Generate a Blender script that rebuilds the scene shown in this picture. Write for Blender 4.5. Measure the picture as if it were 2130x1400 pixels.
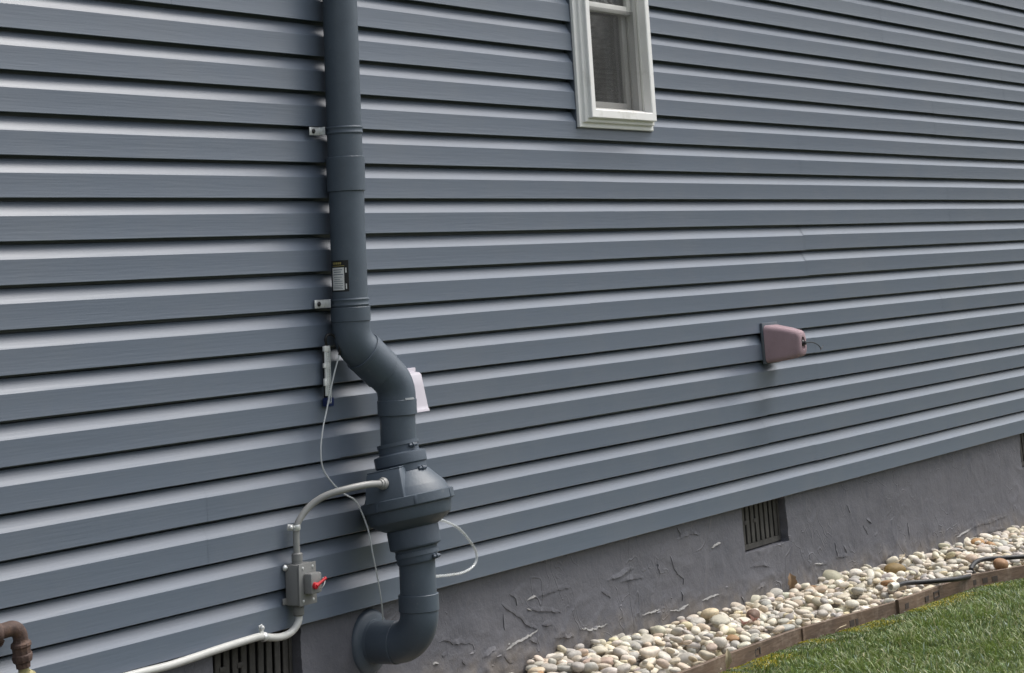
import bpy, bmesh, math, random
import numpy as np
from mathutils import Vector, Matrix, noise
random.seed(7); rng = np.random.default_rng(7)
S = bpy.context.scene
for o in list(bpy.data.objects): bpy.data.objects.remove(o)
COL = S.collection

# ------------------------------------------------------------------ camera
PW, PH = 2130, 1400
FPX, CY = 4400.0, -585.89
YAW, PIT, ROL, DW, CH = 1.0193418, 0.2598375, -0.0579425, 4.2639683, 1.3991517
Fv = Vector((math.sin(YAW)*math.cos(PIT), math.cos(YAW)*math.cos(PIT), math.sin(PIT)))
R0 = Vector((math.cos(YAW), -math.sin(YAW), 0)); U0 = R0.cross(Fv)
Rv = R0*math.cos(ROL) + U0*math.sin(ROL); Uv = -R0*math.sin(ROL) + U0*math.cos(ROL)
CP = Vector((0, -DW, CH))
cd = bpy.data.cameras.new('camera'); cam = bpy.data.objects.new('camera', cd); COL.objects.link(cam)
cam.matrix_world = Matrix(((Rv.x, Uv.x, -Fv.x, CP.x), (Rv.y, Uv.y, -Fv.y, CP.y), (Rv.z, Uv.z, -Fv.z, CP.z), (0, 0, 0, 1)))
cd.sensor_width = 36; cd.lens = FPX/PW*36; cd.shift_y = (CY-PH/2)/PW; cd.clip_end = 500; cd.clip_start = .05
S.camera = cam

# ------------------------------------------------------------------ world, sun, exposure
SUN_EL, SUN_AZ = 60, 118      # azimuth clockwise from +Y
wd = bpy.data.worlds.new('World'); S.world = wd; wd.use_nodes = True
nt = wd.node_tree; nt.nodes.clear()
sky = nt.nodes.new('ShaderNodeTexSky'); sky.sky_type = 'NISHITA'; sky.sun_disc = False
sky.sun_elevation = math.radians(SUN_EL); sky.sun_rotation = math.radians(SUN_AZ)
sky.dust_density = 4; sky.air_density = 1.2
hs = nt.nodes.new('ShaderNodeHueSaturation'); hs.inputs['Saturation'].default_value = .34
tc = nt.nodes.new('ShaderNodeTexCoord'); sp = nt.nodes.new('ShaderNodeSeparateXYZ')
mr = nt.nodes.new('ShaderNodeMapRange'); mr.interpolation_type = 'SMOOTHSTEP'; mr.inputs[1].default_value = 0.0; mr.inputs[2].default_value = .27
mr.inputs[3].default_value = .17; mr.inputs[4].default_value = 2.0
mx = nt.nodes.new('ShaderNodeVectorMath'); mx.operation = 'SCALE'
bg = nt.nodes.new('ShaderNodeBackground'); bg.inputs[1].default_value = .095
wo = nt.nodes.new('ShaderNodeOutputWorld')
L = nt.links.new
L(sky.outputs[0], hs.inputs['Color']); L(tc.outputs['Generated'], sp.inputs[0]); L(sp.outputs[2], mr.inputs[0])
L(hs.outputs[0], mx.inputs[0]); L(mr.outputs[0], mx.inputs['Scale']); L(mx.outputs[0], bg.inputs[0]); L(bg.outputs[0], wo.inputs[0])
sd = bpy.data.lights.new('sun', 'SUN'); sd.energy = 1.9; sd.angle = math.radians(38); sd.color = (1, .96, .9)
so = bpy.data.objects.new('sun', sd); COL.objects.link(so)
el, az = math.radians(SUN_EL), math.radians(SUN_AZ)
sv = Vector((math.sin(az)*math.cos(el), math.cos(az)*math.cos(el), math.sin(el)))
so.rotation_euler = sv.to_track_quat('Z', 'Y').to_euler(); so.location = (8, -8, 8)
S.view_settings.view_transform = 'Standard'; S.view_settings.look = 'None'
S.view_settings.exposure = 0.45; S.view_settings.gamma = 1; S.view_settings.use_curve_mapping = False
S.render.engine = 'CYCLES'

# ------------------------------------------------------------------ helpers
def at(u, v, y=0.0):
    "point of the photograph's line of sight (u,v) at distance y from the wall plane"
    D = Rv*((u-PW/2)/FPX) + Uv*((CY-v)/FPX) + Fv
    return CP + D*((y-CP.y)/D.y)
def hit(u, v, zf):
    "point of the line of sight (u,v) on a sloping surface z = zf(x, y)"
    D = Rv*((u-PW/2)/FPX) + Uv*((CY-v)/FPX) + Fv
    t0, t1 = 2.0, 30.0
    for _ in range(60):
        t = (t0+t1)/2; P = CP + D*t
        if P.z > zf(P.x, P.y): t0 = t
        else: t1 = t
    return P

class MB:
    def __init__(s): s.v = []; s.f = []; s.m = []
    def add(s, vs, fs, mi=0):
        b = len(s.v); s.v += [tuple(v) for v in vs]
        for f in fs: s.f.append(tuple(i+b for i in f)); s.m.append(mi)
        return s
    def bm(s, bm, mi=0, M=None):
        bm.verts.ensure_lookup_table(); bm.verts.index_update()
        s.add([(M @ v.co if M else v.co) for v in bm.verts], [[v.index for v in f.verts] for f in bm.faces], mi); bm.free(); return s
    def box(s, c, d, bev=0, M=None, mi=0, seg=2, taper=None):
        bm = bmesh.new(); bmesh.ops.create_cube(bm, size=1)
        for v in bm.verts: v.co = Vector((v.co.x*d[0], v.co.y*d[1], v.co.z*d[2]))
        if taper: taper(bm)
        if bev: bmesh.ops.bevel(bm, geom=bm.edges[:], offset=bev, segments=seg, profile=.5, affect='EDGES')
        T = Matrix.Translation(Vector(c))
        return s.bm(bm, mi, T @ M if M else T)
    def lathe(s, P, ax, prof, n=40, mi=0, wob=None):
        ax = Vector(ax).normalized(); P = Vector(P)
        a = ax.orthogonal().normalized(); b = ax.cross(a)
        vs, fs = [], []
        for h, r in prof:
            for k in range(n):
                t = 2*math.pi*k/n
                vs.append(P + ax*h + (a*math.cos(t)+b*math.sin(t))*max(r, 1e-5))
        for i in range(len(prof)-1):
            for k in range(n):
                k2 = (k+1) % n
                fs.append((i*n+k, i*n+k2, (i+1)*n+k2, (i+1)*n+k))
        return s.add(vs, fs, mi)
    def tube(s, path, r, n=16, mi=0, caps=True):
        path = [Vector(p) for p in path]; m = len(path)
        rr = r if isinstance(r, (list, tuple)) else [r]*m
        tg = [(path[min(i+1, m-1)]-path[max(i-1, 0)]).normalized() for i in range(m)]
        a = tg[0].orthogonal().normalized(); vs, fs = [], []
        for i in range(m):
            a = (a - tg[i]*a.dot(tg[i])).normalized(); b = tg[i].cross(a)
            for k in range(n):
                t = 2*math.pi*k/n; vs.append(path[i] + (a*math.cos(t)+b*math.sin(t))*rr[i])
        for i in range(m-1):
            for k in range(n):
                k2 = (k+1) % n; fs.append((i*n+k, i*n+k2, (i+1)*n+k2, (i+1)*n+k))
        if caps: fs.append(tuple(range(n))[::-1]); fs.append(tuple((m-1)*n+k for k in range(n)))
        return s.add(vs, fs, mi)
    def build(s, name, mats, parent=None, smooth=True, ang=35, kind=None):
        me = bpy.data.meshes.new(name)
        off = Vector(parent_org.get(parent.name, (0, 0, 0))) if parent else Vector((0, 0, 0))
        me.from_pydata([tuple(Vector(v)-off) for v in s.v], [], s.f)
        if not isinstance(mats, (list, tuple)): mats = [mats]
        for m in mats: me.materials.append(m)
        me.polygons.foreach_set('material_index', s.m)
        bm = bmesh.new(); bm.from_mesh(me); bmesh.ops.recalc_face_normals(bm, faces=bm.faces[:]); bm.to_mesh(me); bm.free()
        if smooth:
            me.shade_smooth(); me.set_sharp_from_angle(angle=math.radians(ang))
        o = bpy.data.objects.new(name, me); COL.objects.link(o)
        if parent: o.parent = parent
        parent_org[o.name] = tuple(off)
        if kind: o['kind'] = kind
        return o
parent_org = {}
def tag(o, label=None, cat=None, group=None, kind=None):
    if label: o['label'] = label
    if cat: o['category'] = cat
    if group: o['group'] = group
    if kind: o['kind'] = kind
    return o
def thing(name, loc, label, cat, group=None):
    o = bpy.data.objects.new(name, None); COL.objects.link(o); o.location = loc; o.empty_display_size = .05
    parent_org[o.name] = tuple(loc)
    return tag(o, label, cat, group)

def smoothpath(pts, step=.01):
    pts = [Vector(p) for p in pts]; P = [pts[0]*2-pts[1]] + pts + [pts[-1]*2-pts[-2]]; out = []
    for i in range(1, len(P)-2):
        n = max(2, int((P[i+1]-P[i]).length/step))
        for k in range(n):
            t = k/n; p0, p1, p2, p3 = P[i-1:i+3]
            out.append(.5*((2*p1)+(p2-p0)*t+(2*p0-5*p1+4*p2-p3)*t*t+(3*p1-p0-3*p2+p3)*t**3))
    out.append(pts[-1]); return out
def fillet(A, C, B, rad, n=14):
    "A -> corner C -> B with a circular bend"
    A, C, B = Vector(A), Vector(C), Vector(B); u = (A-C).normalized(); w = (B-C).normalized()
    th = u.angle(w); d = rad/math.tan(th/2); ctr = C + (u+w).normalized()*(rad/math.sin(th/2))
    s0 = C+u*d-ctr; s1 = C+w*d-ctr; ang = s0.angle(s1); out = [A]
    for k in range(n+1):
        t = k/n; out.append(ctr + (s0*math.sin((1-t)*ang)+s1*math.sin(t*ang))/math.sin(ang))
    out.append(B); return out
def ring(p, q, r, b=.0012):
    "collar profile between heights p and q (rounded rims, open tube wrapped round a pipe)"
    return [(p, r-.006), (p, r-b), (p+b, r), (q-b, r), (q, r-b), (q, r-.006)]

# ------------------------------------------------------------------ materials
def mat(name, col, rough=.5, metal=0, var=0, vscale=8, bump=0, bscale=60, bstretch=(1, 1, 1), spec=.5, alpha=1, trans=0, dirt=None, dscale=3, dth=(.5, .7), attr=None, coat=0, detail=4):
    m = bpy.data.materials.new(name); m.use_nodes = True; n = m.node_tree; b = n.nodes['Principled BSDF']; ln = n.links.new
    b.inputs['Roughness'].default_value = rough; b.inputs['Metallic'].default_value = metal
    b.inputs['Specular IOR Level'].default_value = spec; b.inputs['Alpha'].default_value = alpha
    b.inputs['Transmission Weight'].default_value = trans; b.inputs['Coat Weight'].default_value = coat
    tc = n.nodes.new('ShaderNodeTexCoord'); cur = None
    rgb = n.nodes.new('ShaderNodeRGB'); rgb.outputs[0].default_value = (*col, 1); cur = rgb.outputs[0]
    if attr:
        a = n.nodes.new('ShaderNodeAttribute'); a.attribute_name = attr; mixa = n.nodes.new('ShaderNodeMix'); mixa.data_type = 'RGBA'; mixa.blend_type = 'MULTIPLY'
        mixa.inputs[0].default_value = 1; ln(cur, mixa.inputs[6]); ln(a.outputs['Color'], mixa.inputs[7]); cur = mixa.outputs[2]
    if var:
        no = n.nodes.new('ShaderNodeTexNoise'); no.inputs['Scale'].default_value = vscale; no.inputs['Detail'].default_value = 6; no.inputs['Roughness'].default_value = .65
        mp = n.nodes.new('ShaderNodeMapping'); mp.inputs['Scale'].default_value = bstretch; ln(tc.outputs['Object'], mp.inputs[0]); ln(mp.outputs[0], no.inputs['Vector'])
        r = n.nodes.new('ShaderNodeMapRange'); r.inputs[1].default_value = .3; r.inputs[2].default_value = .7; r.inputs[3].default_value = 1-var; r.inputs[4].default_value = 1+var
        vm = n.nodes.new('ShaderNodeVectorMath'); vm.operation = 'SCALE'; ln(no.outputs[0], r.inputs[0]); ln(cur, vm.inputs[0]); ln(r.outputs[0], vm.inputs['Scale']); cur = vm.outputs[0]
    if dirt:
        no = n.nodes.new('ShaderNodeTexNoise'); no.inputs['Scale'].default_value = dscale; no.inputs['Detail'].default_value = 8; no.inputs['Roughness'].default_value = .7
        ln(tc.outputs['Object'], no.inputs['Vector']); r = n.nodes.new('ShaderNodeMapRange'); r.inputs[1].default_value = dth[0]; r.inputs[2].default_value = dth[1]
        mi = n.nodes.new('ShaderNodeMix'); mi.data_type = 'RGBA'; ln(no.outputs[0], r.inputs[0]); ln(r.outputs[0], mi.inputs[0]); ln(cur, mi.inputs[6]); mi.inputs[7].default_value = (*dirt, 1); cur = mi.outputs[2]
    ln(cur, b.inputs['Base Color'])
    if bump:
        no = n.nodes.new('ShaderNodeTexNoise'); no.inputs['Scale'].default_value = bscale; no.inputs['Detail'].default_value = detail
        mp = n.nodes.new('ShaderNodeMapping'); mp.inputs['Scale'].default_value = bstretch; ln(tc.outputs['Object'], mp.inputs[0]); ln(mp.outputs[0], no.inputs['Vector'])
        bu = n.nodes.new('ShaderNodeBump'); bu.inputs['Strength'].default_value = 1; bu.inputs['Distance'].default_value = bump
        ln(no.outputs[0], bu.inputs['Height']); ln(bu.outputs[0], b.inputs['Normal'])
    return m
M = {}
M['siding'] = mat('slate_blue_vinyl', (.100, .124, .163), rough=.34, var=.035, vscale=9, bump=.0004, bscale=34, bstretch=(.16, 1, 4.5), attr='tint', spec=.85, dirt=(.125, .142, .170), dscale=1.7, dth=(.45, .85))
M['pvc'] = mat('painted_pipe', (.070, .090, .115), rough=.48, var=.12, vscale=9, bump=.0004, bscale=120, dirt=(.115, .13, .145), dscale=22, dth=(.62, .72))
M['pvc_dark'] = mat('rubber_coupling_painted', (.062, .081, .107), rough=.55, var=.1, vscale=20, bump=.0005, bscale=120)
M['greybox'] = mat('grey_pvc_box', (.20, .20, .195), rough=.5, var=.05, bump=.0003, bscale=200)
M['conduit'] = mat('grey_conduit', (.27, .27, .262), rough=.42, var=.06, vscale=20, bump=.0002, bscale=200)
M['steel'] = mat('galvanized_steel', (.66, .67, .66), rough=.3, metal=.45, var=.12, vscale=60)
M['white'] = mat('white_vinyl', (.84, .83, .81), rough=.42, var=.03, dirt=(.6, .58, .53), dscale=9, dth=(.58, .8))
M['sash'] = mat('white_sash', (.58, .57, .54), rough=.45, var=.04)
M['red'] = mat('red_plastic', (.55, .02, .03), rough=.4)
M['black'] = mat('black_rubber', (.012, .012, .014), rough=.5)
M['pinkfoam'] = mat('faded_pink_foam', (.31, .218, .240), rough=.85, var=.10, vscale=12, bump=.0012, bscale=220)
M['hood'] = mat('white_plastic_hood', (.50, .47, .52), rough=.5, var=.03)
M['clear'] = mat('clear_vinyl_tube', (.75, .78, .78), rough=.08, alpha=.42, spec=.9, coat=.6)
M['clearw'] = mat('hazy_vinyl_tube', (.55, .57, .58), rough=.2, alpha=.75, spec=.8)
M['card'] = mat('white_gauge_card', (.72, .72, .70), rough=.5)
M['blue'] = mat('blue_gauge_end', (.01, .02, .08), rough=.3)
M['rust'] = mat('rusty_iron', (.075, .045, .036), rough=.75, var=.45, vscale=40, bump=.0015, bscale=140, dirt=(.13, .075, .052), dscale=30, dth=(.52, .66))
M['brass'] = mat('old_brass', (.42, .38, .20), rough=.5, metal=.5, var=.3, vscale=60)
M['castvent'] = mat('weathered_vent_metal', (.060, .056, .050), rough=.7, var=.35, vscale=22, bump=.0012, bscale=90, metal=.1)
M['vent_shade'] = mat('crawlspace_shade', (.012, .012, .012), rough=.95)  # near black colour stands for the unlit crawlspace
M['board'] = mat('brown_edging', (.108, .070, .046), rough=.75, var=.35, vscale=10, bump=.0018, bscale=50, bstretch=(.35, 1, 2.2), dirt=(.20, .15, .11), dscale=9, dth=(.5, .66))
M['boardmark'] = mat('dark_stamped_mark', (.040, .030, .024), rough=.8)
M['stone'] = mat('river_stone', (1, 1, 1), rough=.62, var=.16, vscale=55, bump=.0012, bscale=120, attr='tint', spec=.35)
M['leaf'] = mat('dry_leaf', (.21, .135, .075), rough=.8, var=.3, vscale=50)
M['straw'] = mat('dry_twig', (.40, .33, .22), rough=.8, var=.2, vscale=40)
M['soil'] = mat('dark_soil', (.055, .042, .03), rough=.95, var=.4, vscale=25, bump=.01, bscale=40)
M['bark'] = mat('grey_bark', (.10, .085, .07), rough=.9, var=.3, vscale=12, bump=.01, bscale=30)
M['lit_flake'] = mat('lit_render_flake', (.235, .23, .225), rough=.8, var=.2, vscale=60, bump=.002, bscale=120)  # paler tone paints the lit tops of lifted, broken edges

# lawn material
def lawn_mat():
    m = mat('lawn_soil_green', (.042, .056, .022), rough=.95, var=.35, vscale=7, bump=.02, bscale=60, dirt=(.05, .045, .02), dscale=14, dth=(.5, .66)); return m
M['lawn'] = lawn_mat()
def grass_mat():
    m = bpy.data.materials.new('grass_blade'); m.use_nodes = True; n = m.node_tree; b = n.nodes['Principled BSDF']
    a = n.nodes.new('ShaderNodeAttribute'); a.attribute_name = 'tint'; n.links.new(a.outputs['Color'], b.inputs['Base Color'])
    b.inputs['Roughness'].default_value = .45; b.inputs['Specular IOR Level'].default_value = .45
    tr = n.nodes.new('ShaderNodeBsdfTranslucent'); n.links.new(a.outputs['Color'], tr.inputs[0]); mxs = n.nodes.new('ShaderNodeMixShader'); mxs.inputs[0].default_value = .3
    n.links.new(b.outputs[0], mxs.inputs[1]); n.links.new(tr.outputs[0], mxs.inputs[2]); n.links.new(mxs.outputs[0], n.nodes['Material Output'].inputs[0]); return m
M['grass'] = grass_mat()
def stucco_mat():
    m = bpy.data.materials.new('parged_foundation'); m.use_nodes = True; n = m.node_tree; b = n.nodes['Principled BSDF']; ln = n.links.new
    b.inputs['Roughness'].default_value = .62; b.inputs['Specular IOR Level'].default_value = .4
    tc = n.nodes.new('ShaderNodeTexCoord')
    def noi(sc, det=6, rough=.6, w=0, vec=None):
        x = n.nodes.new('ShaderNodeTexNoise'); x.inputs['Scale'].default_value = sc; x.inputs['Detail'].default_value = det; x.inputs['Roughness'].default_value = rough; x.inputs['Distortion'].default_value = w
        ln(vec or tc.outputs['Object'], x.inputs['Vector']); return x.outputs[0]
    def mrg(x, a, b_, c, d):
        r = n.nodes.new('ShaderNodeMapRange'); 
        for i, q in enumerate((a, b_, c, d)): r.inputs[i+1].default_value = q
        ln(x, r.inputs[0]); return r.outputs[0]
    def mth(op, x, y):
        r = n.nodes.new('ShaderNodeMath'); r.operation = op
        for i, q in enumerate((x, y)):
            if isinstance(q, (int, float)): r.inputs[i].default_value = q
            else: ln(q, r.inputs[i])
        return r.outputs[0]
    base = n.nodes.new('ShaderNodeMix'); base.data_type = 'RGBA'; ln(mrg(noi(2.6, 8, .7), .35, .68, 0, 1), base.inputs[0])
    base.inputs[6].default_value = (.094, .096, .112, 1); base.inputs[7].default_value = (.124, .124, .140, 1)
    # pale scuffs where the paint is worn
    sc = mth('MULTIPLY', mrg(noi(26, 8, .8, 1.5), .60, .70, 0, 1), mrg(noi(2.2, 4), .45, .62, 0, .55))
    mi = n.nodes.new('ShaderNodeMix'); mi.data_type = 'RGBA'; ln(sc, mi.inputs[0]); ln(base.outputs[2], mi.inputs[6]); mi.inputs[7].default_value = (.24, .235, .235, 1)
    # earthy splash stain low down
    sx = n.nodes.new('ShaderNodeSeparateXYZ'); ln(tc.outputs['Object'], sx.inputs[0])
    hgt = mth('ADD', sx.outputs[2], mth('MULTIPLY', mth('SUBTRACT', sx.outputs[0], 6.6), .0315))
    low = mth('MULTIPLY', mrg(mth('ADD', hgt, mth('MULTIPLY', noi(9, 5), .12)), .15, .23, 1, 0), mrg(noi(14, 6), .35, .6, .05, .45))
    m2 = n.nodes.new('ShaderNodeMix'); m2.data_type = 'RGBA'; ln(low, m2.inputs[0]); ln(mi.outputs[2], m2.inputs[6]); m2.inputs[7].default_value = (.20, .165, .125, 1)
    ln(m2.outputs[2], b.inputs['Base Color'])
    # trowel ridges
    def ridge(sc, width, dist):
        x = noi(sc, 2, .5, dist); return mrg(mth('ABSOLUTE', mth('SUBTRACT', x, .5), 0), 0, width, 1, 0)
    h = mth('MULTIPLY', mth('MULTIPLY', ridge(3.5, .012, 1.2), mrg(noi(3.1, 2), .51, .64, 0, 1)), .0030)
    h = mth('ADD', h, mth('MULTIPLY', mth('MULTIPLY', ridge(8, .02, .8), mrg(noi(4.3, 2), .52, .64, 0, 1)), .0020))
    h = mth('ADD', h, mth('MULTIPLY', noi(7, 6, .6), .010))
    h = mth('ADD', h, mth('MULTIPLY', noi(70, 5, .7), .0015))
    bu = n.nodes.new('ShaderNodeBump'); bu.inputs['Strength'].default_value = 1; bu.inputs['Distance'].default_value = 1; ln(h, bu.inputs['Height']); ln(bu.outputs[0], b.inputs['Normal'])
    return m
M['stucco'] = stucco_mat()
def glass_mat():
    m = bpy.data.materials.new('window_glass'); m.use_nodes = True; b = m.node_tree.nodes['Principled BSDF']
    b.inputs['Base Color'].default_value = (.02, .022, .022, 1); b.inputs['Roughness'].default_value = .02; b.inputs['Alpha'].default_value = .62; b.inputs['Specular IOR Level'].default_value = 1.0; b.inputs['Coat Weight'].default_value = 1.0; b.inputs['Coat Roughness'].default_value = .02; b.inputs['Coat IOR'].default_value = 2.0
    n = m.node_tree; tc = n.nodes.new('ShaderNodeTexCoord'); no = n.nodes.new('ShaderNodeTexNoise'); no.inputs['Scale'].default_value = 14; bu = n.nodes.new('ShaderNodeBump'); bu.inputs['Distance'].default_value = .0009
    n.links.new(tc.outputs['Object'], no.inputs['Vector']); n.links.new(no.outputs[0], bu.inputs['Height']); n.links.new(bu.outputs[0], b.inputs['Normal'])
    return m
M['glass'] = glass_mat()
M['screen'] = mat('insect_screen', (.06, .06, .058), rough=.7, alpha=.22)
M['blind'] = mat('white_blind', (.88, .88, .85), rough=.6)
M['indoor'] = mat('dark_room', (.05, .05, .05), rough=.9)

def settint(o, cols):
    me = o.data; a = me.color_attributes.new('tint', 'FLOAT_COLOR', 'POINT')
    arr = np.ones((len(me.vertices), 4), np.float32); arr[:, :3] = cols; a.data.foreach_set('color', arr.ravel())

# ------------------------------------------------------------------ house: siding
EX = .1143; X0, X1 = 1.5, 22.0
ZT = 2.15                                    # height of lap line number 0
WX0, WX1, WZ0, WZ1 = 7.24, 7.84, 1.966, 3.12  # window, outside of its casing
HX0, HX1, HZ0, HZ1 = WX0+.03, WX1-.03, WZ0+.03, WZ1-.03
house = thing('house', (X0, 0, 0), 'slate blue vinyl sided house wall on a grey rendered foundation', 'house')
def course_profile(zt):
    "one lap, from behind the lap above down to its own drip edge and return lip (y toward the wall is +)"
    zb = zt-EX
    p = [(.036, zt+.016), (.036, zt-.0065), (.0222, zt-.0085), (.0212, zt-.0100), (.0180, zt-.0170), (.0140, zt-.0250), (.0097, zt-.0330), (.0046, zt-.0415),
         (.0022, zt-.0455), (.0008, zt-.0480), (.0007, zt-.054), (.0006, zt-.080), (-.0006, zb+.0060), (-.0010, zb+.0012), (-.0002, zb), (.0150, zb+.0012), (.0153, zb+.014)]
    return p
def clip(prof, lo, hi):
    out = []
    for i, (y, z) in enumerate(prof[:14]):
        out.append((y, min(max(z, lo), hi)))
    return out
seam_px = {-1: 365, 1: 1240, 3: 1668, 5: 1977, 9: 1228, 13: 441, 15: 672}
sid = MB(); tints = []
k0, k1 = -14, 15
for pair in range(k0, k1+1, 2):      # pairs: courses pair-? .. each panel carries two laps (bottoms pair, pair+1 counted so that 0,1 are one panel)
    kb = pair+1                       # lower lap line number of this panel
    zmid = ZT-kb*EX
    if kb in seam_px: sx = at(seam_px[kb], {-1: 8, 1: 225, 3: 340, 5: 440, 9: 720, 13: 1110, 15: 1270}[kb], 0).x
    else: sx = {11: 5.62, 7: 5.60}.get(kb, X0 + rng.uniform(.3, 3.6))
    xs = sorted([sx+3.66*j for j in range(-4, 5) if X0 < sx+3.66*j < X1]); bounds = [X0]+xs+[X1]
    for j in range(len(bounds)-1):
        a, b_ = bounds[j], bounds[j+1]; dz = rng.normal(0, .0007); dy = (j % 2)*-.0005; t = 1+rng.normal(0, .022)
        lo_x = a - (.02 if (j % 2) and j else 0); hi_x = b_ + (.02 if (j % 2) and j < len(bounds)-2 else 0)
        for k in (kb-1, kb):
            zt = ZT-(k-1)*EX
            full = course_profile(zt)
            spans = []
            ztop, zbot = zt, zt-EX
            if zbot >= HZ1 or ztop <= HZ0: spans = [(lo_x, hi_x, full)]
            else:
                if lo_x < HX0: spans.append((lo_x, min(hi_x, HX0), full))
                if hi_x > HX1: spans.append((max(lo_x, HX1), hi_x, full))
                if lo_x < HX1 and hi_x > HX0:
                    c0, c1 = max(lo_x, HX0), min(hi_x, HX1)
                    if zbot < HZ0: spans.append((c0, c1, [(y, min(z, HZ0)) for y, z in full]))
                    elif ztop > HZ1: spans.append((c0, c1, [(y, max(z, HZ1)) for y, z in full]))
            for s0, s1, pf in spans:
                n = max(1, int((s1-s0)/.12)); vs, fs = [], []; w = len(pf)
                for i in range(n+1):
                    x = s0+(s1-s0)*i/n
                    for q, (y, z) in enumerate(pf):
                        wv = noise.noise(Vector((x*1.3, k*7.1, 0)))*.0016; wz = noise.noise(Vector((x*.7, k*3.3, 5)))*.0014
                        vs.append((x, y+dy+wv, z+dz+wz))
                for i in range(n):
                    for q in range(w-1): fs.append((i*w+q, i*w+q+1, (i+1)*w+q+1, (i+1)*w+q))
                sid.add(vs, fs); tints += [t]*len(vs)
o = sid.build('siding', M['siding'], house, ang=24)
settint(o, np.array([[t, t*1.0, t] for t in tints]))
# solid wall behind the siding and an unseen house body added to block light
wb = MB()
ztop = ZT-(k0-1)*EX
def wbox(x0, x1, y0, y1, z0, z1, mb=wb, mi=0): mb.box(((x0+x1)/2, (y0+y1)/2, (z0+z1)/2), (x1-x0, y1-y0, z1-z0), mi=mi)
wbox(X0, HX0, .038, .16, .44, ztop); wbox(HX1, X1, .038, .16, .44, ztop)
wbox(HX0, HX1, .038, .16, .44, HZ0); wbox(HX0, HX1, .038, .16, HZ1, ztop)
wbox(X0, X1, 4.0, 4.1, .44, ztop); wbox(X0, X0+.1, .16, 4.0, .44, ztop); wbox(X1-.1, X1, .16, 4.0, .44, ztop)
wb.build('wall_core', M['indoor'], house, smooth=False)
rf = MB(); rf.add([(X0-.3, -.38, ztop+.02), (X1+.3, -.38, ztop+.02), (X1+.3, 2.1, ztop+1.1), (X0-.3, 2.1, ztop+1.1), (X0-.3, 4.5, ztop+.02), (X1+.3, 4.5, ztop+.02),
                   (X0-.3, -.38, ztop+.2), (X1+.3, -.38, ztop+.2), (X1+.3, 2.1, ztop+1.3), (X0-.3, 2.1, ztop+1.3), (X0-.3, 4.5, ztop+.2), (X1+.3, 4.5, ztop+.2)],
                  [(0, 1, 2, 3), (3, 2, 5, 4), (6, 7, 8, 9), (9, 8, 11, 10), (0, 1, 7, 6), (4, 5, 11, 10), (0, 3, 9, 6), (3, 4, 10, 9), (1, 2, 8, 7), (2, 5, 11, 8)])
rf.build('unseen_roof', mat('grey_shingle', (.08, .08, .085), rough=.9, var=.3, vscale=20), house, smooth=False)  # out of view, added over the house body to keep light out

# ------------------------------------------------------------------ foundation with recessed vents
FY = .03
def zg(x): return .112-.0315*(x-6.6)          # top of the gravel at the wall
vents = [(5.045, 5.455), (8.452, 8.872), (11.885, 12.30)]
VZ0, VZ1 = .245, .436
def nz3(a, b, c): return noise.noise(Vector((a, b, c)))
def relief(x, z):
    "outward (negative) and inward relief of the hand trowelled render"
    d = nz3(x*2.2, 3, z*3)*.006 + nz3(x*9, 8, z*11)*.0024
    low = max(0, min(1, 1-(z-zg(x)-.01)/.13)); wob = nz3(x*5, 2, z*5)*.35
    r1 = 1-abs(nz3(x*4.5+wob, 21, z*7+wob))*9; r2 = 1-abs(nz3(x*13+wob*2, 31, z*17))*6
    m1 = max(0, nz3(x*2.9, 41, z*3.5)*2.2+.25); m2 = max(0, nz3(x*3.3, 51, z*4)*2+.05)+low*.9
    d -= max(0, r1)*.0030*min(1, m1) + max(0, r2)*.0022*min(1.3, m2)
    d -= low*max(0, nz3(x*24, 61, z*26))*.0085
    return d
fd = MB()
xg = []; xq = X0
while xq < X1: xg.append(xq); xq += .011 if 6.0 < xq < 12.6 else (.02 if 4.6 < xq < 6.01 else .05)
xg = sorted(set(xg + [X1] + [v for p in vents for v in p]))
zgd = sorted(set([-.62, -.5, -.4, -.3, -.2] + [-.15+(.62)*i/62 for i in range(63)] + [VZ0]))
idx = {}; vs = []; fs = []
for i, x in enumerate(xg):
    for j, z in enumerate(zgd):
        d = relief(x, z)
        nearv = any(abs(z-VZ0) < .02 and a-.02 < x < b+.02 for a, b in vents)
        if nearv: d += noise.noise(Vector((x*60, 1, z*60)))*.003
        zz = z + (noise.noise(Vector((x*50, 4, 0)))*.004 if (abs(z-VZ0) < 1e-6 and nearv) else 0)
        xx = x + (noise.noise(Vector((2, 4, z*45)))*.006 if any(abs(x-b) < 1e-6 for a, b in vents) and z >= VZ0 else 0)
        idx[i, j] = len(vs); vs.append((xx, FY+d, zz))
for i in range(len(xg)-1):
    for j in range(len(zgd)-1):
        cx, cz = (xg[i]+xg[i+1])/2, (zgd[j]+zgd[j+1])/2
        if cz > VZ0 and any(a < cx < b for a, b in vents): continue
        fs.append((idx[i, j], idx[i+1, j], idx[i+1, j+1], idx[i, j+1]))
fd.add(vs, fs)
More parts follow.
